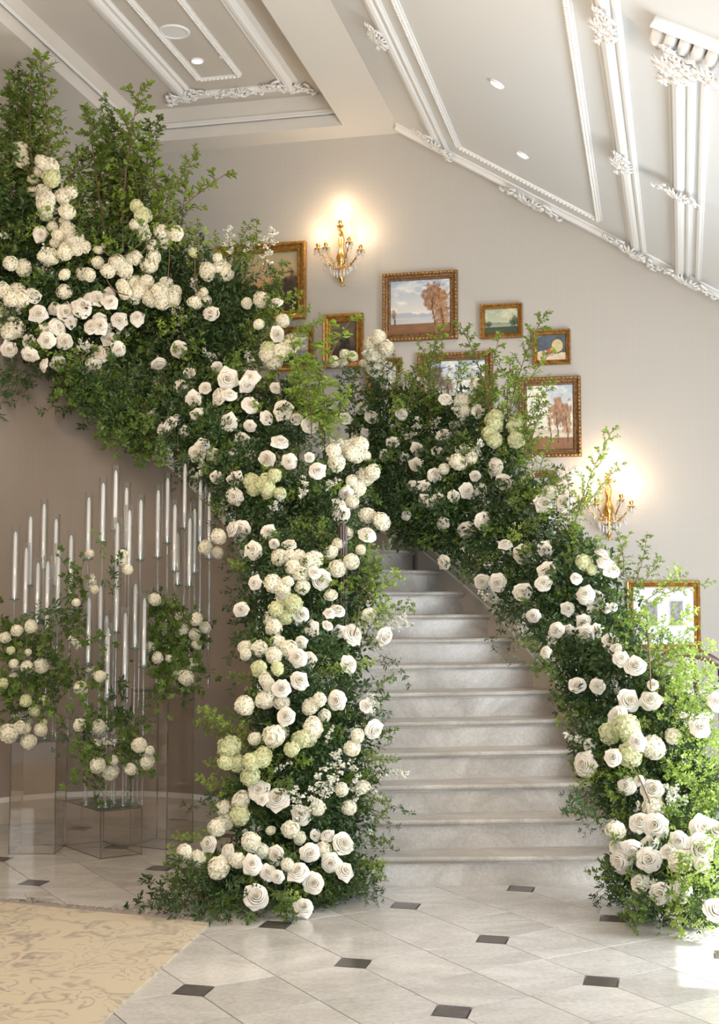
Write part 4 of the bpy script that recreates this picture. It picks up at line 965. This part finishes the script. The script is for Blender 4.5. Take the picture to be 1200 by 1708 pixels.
INNER_R = [(590, 660), (700, 650), (840, 700), (870, 800), (960, 890), (1030, 1000), (1090, 1130), (1180, 1250), (1190, 1510), (1050, 1500), (1040, 1370), (980, 1260), (960, 1150), (890, 1040), (820, 950), (740, 890), (660, 850), (600, 770)]
COL_ = [(400, 760), (600, 760), (620, 900), (610, 1100), (625, 1300), (610, 1460), (540, 1500), (330, 1500), (390, 1350), (415, 1200), (405, 1000)]
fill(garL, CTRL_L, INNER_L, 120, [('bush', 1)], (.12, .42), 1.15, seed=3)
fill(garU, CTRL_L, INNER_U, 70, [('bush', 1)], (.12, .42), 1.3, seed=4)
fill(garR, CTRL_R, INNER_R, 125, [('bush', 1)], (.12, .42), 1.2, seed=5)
fill(garL, CTRL_L, BAND_L, 200, MIX, (.0, .26), .62, seed=6)
fill(garU, CTRL_L, BAND_U, 150, MIX, (.0, .3), .8, seed=7)
fill(garR, CTRL_R, BAND_R, 165, MIX, (.0, .28), .66, seed=8)
# the bright airy right-hand edge, and the dark skirt spread over the floor
fill(garR, CTRL_R, [(1080, 1080), (1200, 1130), (1200, 1540), (1090, 1530), (1130, 1450), (1110, 1250)], 62, [('lime', 5), ('bright', 4), ('blossom', 2)], (-.05, .35), .8, outw=.6, seed=9)
fill(garL, CTRL_L, [(240, 1500), (330, 1430), (600, 1440), (635, 1490), (560, 1530), (270, 1535)], 34, [('dark', 4), ('mid', 2), ('trail', 1)], (-.05, .3), .75, seed=10)
fill(garR, CTRL_R, [(1000, 1430), (1150, 1480), (1200, 1540), (1100, 1550), (1015, 1510)], 16, [('dark', 3), ('mid', 2), ('lime', 1)], (-.05, .2), .65, seed=11)
fill(garR, CTRL_R, [(590, 640), (700, 600), (860, 640), (890, 760), (960, 850), (900, 900), (760, 760), (620, 720)], 40, [('bright', 4), ('fine', 2), ('blossom', 2), ('grey', 1)], (-.05, .2), .75, seed=12)

fill(garU, CTRL_L, [(0, 150), (50, 130), (100, 260), (140, 200), (200, 170), (245, 250), (265, 310), (260, 420), (0, 430)], 60, [('bright', 3), ('mid', 5), ('fine', 1)], (.0, .3), .85, outw=.2, seed=13)
fill(garU, CTRL_L, [(90, 560), (215, 640), (235, 740), (330, 800), (380, 870), (410, 760), (330, 690), (200, 590)], 55, [('dark', 3), ('mid', 4), ('trail', 2), ('blossom', 1)], (-.1, .2), .75, outw=.8, hang=.5, seed=14)
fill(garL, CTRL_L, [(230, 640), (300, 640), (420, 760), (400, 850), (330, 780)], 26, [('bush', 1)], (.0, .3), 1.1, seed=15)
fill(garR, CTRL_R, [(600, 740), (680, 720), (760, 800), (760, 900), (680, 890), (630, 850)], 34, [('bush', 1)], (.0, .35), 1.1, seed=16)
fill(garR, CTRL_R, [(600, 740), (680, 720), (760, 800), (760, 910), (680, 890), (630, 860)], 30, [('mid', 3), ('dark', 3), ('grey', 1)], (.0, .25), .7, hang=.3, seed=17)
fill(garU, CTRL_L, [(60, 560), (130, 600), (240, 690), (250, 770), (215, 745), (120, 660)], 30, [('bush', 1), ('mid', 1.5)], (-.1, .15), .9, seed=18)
# single long branches and trailing ends, from root to tip
def branch(g_, ctrl, x0, y0, x1, y1, kind, off=0.0, wid=1.0):
    Y = depth(ctrl, x0, y0) + .05 + off; p = at(x0, y0, Y); q = at(x1, y1, Y - .05); d = q - p
    if p.z < .03: p.z = .03
    L0 = {'tall': 1.0, 'tallm': 1.0, 'wand': .6, 'wandb': .45, 'trail': .5, 'dark': .42, 'bright': .42, 'fine': .42, 'grey': .36, 'mid': .42, 'blossom': .36, 'lime': .42}[kind]
    s = d.length / L0 / 1.02
    place(rnd.choice(SP[kind]), PART[kind], g_, loc_of(p, g_), d, rnd.uniform(0, 6.28), (s * wid, s * wid, s))
for a in '''U 60 330 28 110 tallm 0 1.3;U 80 300 88 72 tall 0 1.2;U 20 330 8 130 tallm .1 1.4;U 50 400 45 150 tallm .15 1.6;U 10 420 2 220 tallm .1 1.6;U 205 420 197 145 tall 0 1.3;U 225 400 243 180 tallm .05 1.3;U 250 390 318 240 tall 0 1.3;U 180 420 142 190 tallm .05 1.3;U 230 430 352 255 wand .0 1.3;U 190 420 175 215 tallm .15 1.5;U 215 440 215 230 tallm .2 1.6;U 270 430 270 235 tall .1 1.4;U 300 440 300 300 tallm .15 1.3;U 240 440 240 260 tallm .2 1.6;U 130 380 135 240 tallm .1 1.3;U 100 350 130 225 wand .05 1.2;U 120 330 150 300 bright;U 310 450 345 370 wand .1 1.5;U 350 470 320 380 wand .1 1.4;U 390 450 405 362 wand 0 1.7;U 420 440 440 365 wand 0 1.6;U 440 450 450 375 wandb 0 1.4;U 380 430 390 375 wandb 0 1.5;U 360 440 365 385 fine;U 430 520 500 480 fine .05 1.2;U 450 540 505 500 bright .05 1.2;U 400 420 445 400 wandb;U 20 330 10 250 wand .0 1.8;U 60 340 60 200 tallm .2 2.2;U 30 320 30 190 tallm .2 2.2;U 200 400 200 250 tallm .25 2.2;U 255 420 260 290 tallm .25 2.2;U 160 400 170 250 tallm .25 1.8;U 30 590 10 700 trail .05 1.2;U 50 590 40 680 trail .05 1.3;U 15 590 25 660 trail .1 1.4;U 110 600 126 718 trail .0 1.2;U 125 600 85 700 trail .05 1.2;U 135 600 135 690 trail .1 1.4;U 150 620 180 705 trail .05 1.2;U 180 620 195 680 trail .1 1.4;U 100 600 100 670 dark .1 1.2;U 60 590 70 650 dark .1 1.2;U 165 610 165 660 mid;U 190 620 215 690 trail .1 1.2;U 5 590 5 660 dark;L 240 690 225 740 trail;L 260 720 235 755 mid;L 300 760 290 820 trail;L 340 790 320 850 trail;L 370 850 360 900 trail;L 385 900 378 970 trail .05 1.2;L 395 960 378 1040 trail .05 1.3;L 400 1050 385 1110 trail;L 400 1110 390 1160 trail .05 1.2;L 410 1160 400 1210 trail;L 430 1250 330 1180 fine .05 1.4;L 420 1230 320 1215 fine .1 1.2;L 410 1290 345 1260 fine .1 1.3;L 400 1330 325 1290 fine .05 1.2;L 395 1340 300 1350 trail .05 .8;L 410 1210 370 1180 fine;L 400 1320 340 1325 dark .1;L 340 1500 232 1520 trail -.05 .9;L 360 1510 260 1535 dark -.1 1;L 330 1480 270 1470 trail 0 1;L 400 1520 300 1530 dark -.1 1.2;L 350 1460 290 1440 mid;L 430 1520 400 1538 mid -.1 1.5;L 500 1520 470 1545 mid -.1 1.3;L 560 1510 545 1530 fine;L 590 1490 640 1512 trail -.05 .9;L 600 1470 635 1500 dark;L 620 1450 640 1430 bright 0 1.3;L 520 700 540 520 wand 0 2.0;L 500 700 515 560 wand .1 2;L 540 720 555 560 wand .1 2;L 480 690 500 590 fine;L 550 720 580 640 fine .1 1.4;L 520 730 520 600 fine .05 1.6;L 540 740 535 640 bright .1 1.6;L 560 760 560 690 bright .05 1.5;L 490 560 545 530 fine .05 1.4;L 610 980 655 905 grey 0 1;L 620 990 640 925 bright 0 1.2;L 610 1000 665 950 bright -.05 1.2;L 620 1020 690 1000 bright -.05 1;L 620 1040 688 1050 wandb -.1 1.2;L 630 1060 680 1020 wandb -.05 1.2;L 600 1000 620 930 bright -.05 1.5;L 610 1060 640 1000 bright -.05 1.4;L 625 1080 683 1148 trail 0 .9;L 620 1100 665 1110 trail;L 625 1150 655 1120 mid;L 630 1200 655 1190 dark;L 630 1250 655 1240 trail;L 620 1290 687 1287 wandb -.05 1;L 600 1270 670 1262 fine;L 610 1320 690 1362 trail -.05 .9;L 610 1340 660 1390 trail -.05 1;L 600 1390 665 1420 trail 0 .9;L 610 1420 650 1480 trail;L 600 1300 640 1330 wandb;L 590 1430 615 1380 grey -.05 1.2;L 610 1430 635 1470 bright -.05 1.4;L 450 860 470 820 blossom -.1 1;L 500 840 520 800 blossom -.1 1.2;L 540 820 560 790 blossom;L 480 870 520 880 fine -.05 1.4;L 530 900 540 860 fine -.08 1.3;L 520 1360 520 1290 wandb -.1 1.6;L 500 1370 500 1310 wandb -.1 1.5;L 540 1340 545 1290 wandb -.1 1.5;L 590 1340 610 1280 wandb -.05 1.5;L 560 1330 570 1250 wandb -.05 1.5;L 620 1200 630 1150 blossom;L 450 1290 480 1270 wandb;L 540 1240 560 1210 wandb -.05;R 715 660 712 540 tall -.1 1.6;R 735 640 700 560 wand -.1 1.4;R 730 640 745 555 wand -.1 1.4;R 720 700 700 600 wand 0 1.8;R 820 700 798 530 tall -.1 1.3;R 815 680 820 545 wand -.1 1.4;R 850 690 882 515 tall -.1 1.3;R 860 680 900 570 wand -.1 1.3;R 850 720 830 590 wand 0 1.6;R 870 740 915 625 tall -.05 1.5;R 880 760 900 660 wand -.05 1.8;R 890 780 870 700 wand 0 2;R 760 660 775 600 wand -.05 1.4;R 790 640 770 610 bright -.05 1.2;R 900 790 910 720 wand 0 1.6;R 960 870 1005 705 tall -.1 1.0;R 975 850 1030 760 wand -.1 1.2;R 950 860 960 780 wand -.1 1.4;R 930 850 930 780 bright 0 1.4;R 980 850 1010 800 wand 0 1.2;R 940 900 970 850 bright 0 1.3;R 1040 960 1050 880 wand 0 1.8;R 1060 970 1095 890 wand 0 1.7;R 1030 960 1030 885 wand .05 1.6;R 1075 970 1110 930 bright;R 1080 1000 1150 950 wand -.05 1.3;R 1110 990 1200 965 wand -.05 1.1;R 1100 1000 1130 940 lime 0 1.2;R 1090 1060 1160 1010 lime 0 1.2;R 1110 1080 1165 1050 bright 0 1.2;R 1140 1120 1190 1060 lime 0 1.3;R 1060 1060 1070 990 bright 0 1.5;R 1080 1100 1085 1020 lime .05 1.6;R 1150 1160 1200 1110 lime 0 1.4;R 900 1010 832 1000 trail 0 1;R 900 1030 830 1040 trail 0 1;R 890 1050 845 1080 trail 0 1;R 910 1080 862 1070 fine 0 1;R 920 1090 880 1120 bright 0 1.2;R 940 1110 850 1095 grey 0 .8;R 940 1140 900 1110 mid;R 950 1200 930 1150 mid 0 1.2;R 980 1230 933 1240 wandb -.1 1.4;R 1000 1330 940 1325 trail 0 1.5;R 1000 1350 935 1345 dark 0 1.2;R 1010 1370 950 1335 dark 0 1.2;R 1020 1380 965 1380 trail 0 1;R 1040 1470 985 1500 trail -.05 1;R 1040 1450 1000 1470 trail;R 1080 1500 1040 1530 mid -.1 1.8;R 1070 1490 1030 1510 grey -.1 2;R 1100 1500 1100 1560 trail -.1 1;R 1120 1520 1130 1550 wandb -.1 1.6;R 1140 1530 1190 1550 lime -.1 1.4;R 1090 1480 1075 1540 dark -.1 1.2;R 660 620 600 590 wandb 0 1.6;R 655 630 690 640 wandb -.05 1.8;R 640 660 680 610 wandb -.05 2;R 600 700 590 610 grey .1 1.6;R 570 700 560 620 grey .1 1.6;R 620 690 620 620 mid .1 1.6;R 750 780 770 740 blossom -.1 1.6;R 720 720 730 690 blossom;R 650 720 660 700 blossom;R 880 880 860 830 grey -.05 1.2;R 905 900 900 850 grey -.05 1.2'''.split(';'):
    q = a.split(); branch({'U': garU, 'L': garL, 'R': garR}[q[0]], CTRL_R if q[0] == 'R' else CTRL_L, *[float(v) for v in q[1:5]], q[5], float(q[6]) if len(q) > 6 else 0, float(q[7]) if len(q) > 7 else 1)

def curl_twig(g_, ctrl, pts, r_=.004):
    P = [loc_of(at(x, y, depth(ctrl, x, y) - .08), g_) for x, y in pts]; out = []
    for i in range(len(P) - 1):
        a, b_, c, d = P[max(0, i - 1)], P[i], P[i + 1], P[min(len(P) - 1, i + 2)]
        for k in range(5):
            t = k / 5; out.append(.5 * ((2 * b_) + (c - a) * t + (2 * a - 5 * b_ + 4 * c - d) * t * t + (3 * b_ - a - 3 * c + d) * t ** 3))
    b = MB(); b.tube(out + [P[-1]], r_, 5); b.obj('bare_twig', M['twig'], g_, True)
curl_twig(garU, CTRL_L, [(172, 417), (185, 427), (210, 425), (235, 405), (248, 395)])
curl_twig(garU, CTRL_L, [(178, 455), (180, 470), (195, 487), (215, 493)])
curl_twig(garU, CTRL_L, [(283, 415), (282, 440), (280, 465)])
curl_twig(garU, CTRL_L, [(325, 430), (326, 460), (330, 480), (338, 488)])
curl_twig(garL, CTRL_L, [(460, 610), (467, 640), (470, 665)])
curl_twig(garL, CTRL_L, [(372, 880), (370, 860), (378, 845), (390, 838)], .003)
curl_twig(garL, CTRL_L, [(600, 1010), (596, 1040), (590, 1060)])
curl_twig(garR, CTRL_R, [(1078, 1040), (1083, 1080), (1085, 1120), (1086, 1150)], .004)
curl_twig(garR, CTRL_R, [(1050, 1270), (1068, 1300), (1085, 1340)], .004)

# ---------------------------------------------------------------- clear candle stands
def plinth(name_label, pts, h, top_c, top_h, rot):
    """clear acrylic box on four floor corners"""
    c = sum(pts, Vector()) / 4; t = thing('acrylic_plinth', name_label, 'plinth', (c.x, c.y, 0)); th = .006
    for k in range(4):
        a, b_ = pts[k] - c, pts[(k + 1) % 4] - c; n = (b_ - a).cross(UP).normalized(); n = n if n.dot(a) < 0 else -n
        vs = [a, b_, b_ + n * th, a + n * th]; a.z = 0
        mesh_obj('side_panel', [v + UP * .001 for v in vs] + [v + UP * h for v in vs], [(0, 3, 2, 1), (4, 5, 6, 7), (0, 1, 5, 4), (1, 2, 6, 5), (2, 3, 7, 6), (3, 0, 4, 7)], M['acrylic'], t)
    for k in range(4):
        a, b_ = pts[k] - c, pts[(k + 1) % 4] - c
        b = MB(); b.box((a.x, a.y, h / 2), (.0035, .0035, h / 2)); b.obj('corner_edge', M['aedge'], t)
        b = MB(); b.tube([a + UP * h, b_ + UP * h], .003, 4); b.tube([a + UP * .003, b_ + UP * .003], .003, 4); b.obj('rim_edge', M['aedge'], t)
    p = [q - c for q in pts]; mesh_obj('top_panel', [v + UP * h for v in p] + [v + UP * (h + .006) for v in p], [(3, 2, 1, 0), (4, 5, 6, 7), (0, 1, 5, 4), (1, 2, 6, 5), (2, 3, 7, 6), (3, 0, 4, 7)], M['acrylic'], t)
    # glass tray lying on top belongs to the display
    s = thing('glass_tray', name_label.replace('acrylic plinth', 'green edged glass tray').replace('clear', 'square').replace('standing', 'lying'), 'glass tray', (top_c[0], top_c[1], h + .0065), rot)
    b = MB(); b.box((0, 0, .006), (top_h, top_h, .006)); b.obj('glass_plate', M['gglass'], s)
    for i in (-1, 1):
        for j in (-1, 1):
            b = MB(); b.lathe([(.001, 0), (.014, 0), (.014, .014), (.001, .014)], 10, (i * (top_h - .02), j * (top_h - .02), .012)); b.obj('corner_stud', M['glass'], s, True)
    return h + .0185
def V(x, y): return Vector((x, y, 0))
fM = floor_pt(167, 1433); rM = floor_pt(236, 1425); lM = floor_pt(95, 1407); lM = fM + (lM - fM) * .84
zM = plinth('low clear acrylic plinth standing nearest, in the middle of the candle display', [fM, rM, rM + lM - fM, lM], .29, (fM + (rM - fM) * .52 + (lM - fM) * .30)[:2], .155, math.atan2((rM - fM).y, (rM - fM).x))
fL = floor_pt(15, 1425); fL2 = floor_pt(91, 1425); nL = Vector((0, .29, 0))
zL = plinth('medium clear acrylic plinth standing at the left edge of the candle display', [fL, fL2, fL2 + nL, fL + nL], .70, ((fL + fL2) / 2 + nL / 2 + Vector((.02, 0, 0)))[:2], .17, .1)
fR = floor_pt(278, 1418); lR = floor_pt(253, 1403); rR = floor_pt(345, 1398)
eR = (rR - fR).normalized() * .29; gR = Vector((-eR.y, eR.x, 0))
zR = plinth('tallest clear acrylic plinth standing at the right of the candle display', [fR, fR + eR, fR + eR + gR, fR + gR], 1.0, (fR + eR / 2 + gR / 2 + Vector((.03, 0, 0)))[:2], .17, math.atan2(eR.y, eR.x))
CAND = {
 'left': (zL, 8.18, [(24, 878, 1000, 0), (49, 853, 977, .05), (72, 832, 950, .12), (92, 857, 977, .10), (96, 906, 1018, -.04), (78, 927, 1052, -.13), (62, 930, 1040, -.06), (42, 905, 1026, .02), (117, 884, 1002, .03)]),
 'middle': (zM, 8.10, [(147, 821, 932, .16), (171, 797, 905, .14), (192, 776, 885, .15), (210, 805, 915, .18), (215, 842, 945, .08), (234, 825, 934, .14), (195, 863, 965, .10), (194, 935, 1055, .0), (167, 967, 1068, .02), (147, 988, 1108, -.08), (177, 1018, 1110, .06), (179, 1038, 1167, -.17), (208, 1013, 1137, -.10), (225, 965, 1082, .04), (240, 989, 1113, -.05)]),
 'right': (zR, 8.38, [(263, 809, 930, 0), (279, 789, 906, .08), (291, 833, 953, -.08), (308, 765, 882, .10), (316, 856, 978, -.12), (324, 840, 955, .02), (334, 790, 905, .06), (349, 813, 932, .0), (296, 880, 976, .13)]),
}
ORD = ['first', 'second', 'third', 'fourth', 'fifth', 'sixth', 'seventh', 'eighth', 'ninth', 'tenth', 'eleventh', 'twelfth', 'thirteenth', 'fourteenth', 'fifteenth']
def stand_parts(t, h, H):
    b = MB(); b.lathe([(.001, 0), (.016, 0), (.017, .008), (.010, .016), (.0085, .03), (.0085, h - .02), (.012, h - .012), (.031, h - .006), (.031, h)], 12); b.obj('rod', M['rod'], t, True)
    b = MB(); b.lathe([(.012, h), (.016, h + .012), (.014, h + .03), (.0125, h + .034)], 12); b.obj('socket', M['rod'], t, True)
    b = MB(); b.lathe([(.006, h - .004), (.033, h - .003), (.034, h + .001), (.033, h + .004), (.012, h + .005)], 16); b.obj('cup_disc', M['gglass'], t, True)
    b = MB(); b.lathe([(.0275, h + .001), (.0275, h + H), (.0255, h + H), (.0255, h + .001)], 18); b.obj('glass_chimney', M['glass'], t, True)
for cl, (zt, Yc, lst) in CAND.items():
    order = sorted(range(len(lst)), key=lambda k: lst[k][0])
    for rank, k in enumerate(order):
        x, yt, yb, dy_ = lst[k]; Y = Yc + dy_; p = at(x, yb, Y); top = at(x, yt, Y); h = p.z - zt; H = top.z - p.z
        wh = ORD[rank] + ' from the left in the ' + cl + ' cluster'
        t = thing('candle_stand', 'clear candle stand with glass chimney, ' + wh, 'candle stand', (p.x, p.y, zt), 0, 'clear candle stands')
        stand_parts(t, h, H)
        c = thing('taper_candle', 'unlit white taper candle in a glass chimney, ' + wh, 'candle', (p.x, p.y, p.z + .012), 0, 'white taper candles')
        hc = H - .045
        b = MB(); b.lathe([(.0120, 0), (.0125, .05), (.0112, hc - .03), (.007, hc - .01), (.002, hc)], 12); b.obj('wax', M['wax'], c, True)
        b = MB(); b.tube([(0, 0, hc - .003), (.001, 0, hc + .006), (.003, 0, hc + .012)], .0012, 5); b.obj('wick', M['wick'], c)
# flower arrangements among the stands
arrs = {
 'left': ('hydrangea and vine leaf arrangement on the left candle plinth', 8.05, zL, '''52,1045,11 85,935,0 28,1052,10 8,1063,10 47,1088,6 68,1111,13 45,1113,11 23,1107,8 23,1130,8 14,1223,16 33,1213,11 43,1215,9 68,1217,11 48,1237,13''', '''43,1169,10 58,1185,10 74,1168,9 73,1205,6 5,1140,9 18,1085,7''',
   [(0, 1030), (20, 1040), (90, 1060), (110, 1120), (100, 1210), (20, 1210), (0, 1150)], [(40, 1040, 120, 1000), (60, 1120, 12, 1040), (100, 1190, 108, 1240), (80, 1060, 95, 1020)]),
 'middle': ('hydrangea and vine leaf arrangement around the middle candle plinth', 7.92, zM, '''135,1148,12 167,1128,10 133,1209,11 165,1212,12 163,1277,13 185,1287,14 218,1283,10 232,1243,13 250,1252,8 245,1270,13 190,1268,8 158,983,7 127,1005,7 150,923,7 205,925,9 213,950,9 205,937,8''', '',
   [(115, 960), (180, 960), (150, 1050), (170, 1130), (230, 1180), (245, 1230), (240, 1290), (170, 1320), (120, 1260), (130, 1180), (115, 1060)], [(160, 1270, 100, 1250), (170, 1240, 120, 1245), (160, 1290, 160, 1335), (215, 1290, 212, 1330), (200, 1240, 195, 1130), (215, 1230, 250, 1160), (175, 930, 165, 875), (190, 1000, 178, 925)]),
 'right': ('hydrangea and vine leaf arrangement on the right candle plinth', 8.25, zR, '''258,1000,11 298,1028,7 305,1050,10 328,1033,11 342,1047,10 325,1058,10 328,1075,9 250,1080,10 263,1097,10 282,1098,7 320,1108,11 298,1120,13 310,1130,13 343,913,12 363,922,10''', '',
   [(250, 1000), (290, 1010), (330, 1040), (335, 1120), (320, 1160), (255, 1150), (245, 1060)], [(300, 1130, 318, 1185), (270, 1030, 240, 985), (320, 1100, 348, 1130), (265, 1140, 245, 1160), (300, 1040, 290, 990)]),
}
for cl, (lab, Yc, zt, hs_, gs_, poly, brs) in arrs.items():
    g_ = thing('floral_arrangement', lab, 'flower arrangement', at(sum(p[0] for p in poly) / len(poly), 1150, Yc))
    r = random.Random(len(lab))
    for lst, ms in ((hs_, HYD), (gs_, HYG)):
        for x, y, q in parse(lst):
            if q < 1: continue
            Y = Yc - r.uniform(.02, .16); p = at(x, y, Y); place(r.choice(ms), 'hydrangea', g_, loc_of(p, g_), Vector((0, -1, .2)) + rv(r, .2), r.uniform(0, 6), q * Y / F * 1.05)
    xs = [p[0] for p in poly]; ys = [p[1] for p in poly]; k = 0; tr = 0
    while k < 46:
        tr += 1; x = r.uniform(min(xs), max(xs)); y = r.uniform(min(ys), max(ys))
        if not inside(poly, x, y): continue
        k += 1; Y = Yc + r.uniform(-.12, .12); d = (Vector((0, -.3, .1)) + rv(r, .7)).normalized(); s = r.uniform(.6, 1.0)
        kind = r.choices(['vine', 'mid', 'dark', 'blossom'], [6, 1.5, 1.8, .8])[0]
        if kind != 'vine': s *= .6
        place(r.choice(SP[kind]), PART[kind], g_, loc_of(at(x, y, Y) - d * .15 * s, g_), d, r.uniform(0, 6), s)
    for x0, y0, x1, y1 in brs:
        p = at(x0, y0, Yc - .05); d = at(x1, y1, Yc - .1) - p; kind = r.choice(['dark', 'mid', 'trail', 'vine']); s = d.length / .42
        place(r.choice(SP[kind]), PART[kind], g_, loc_of(p, g_), d, r.uniform(0, 6), (s * .8, s * .8, s))
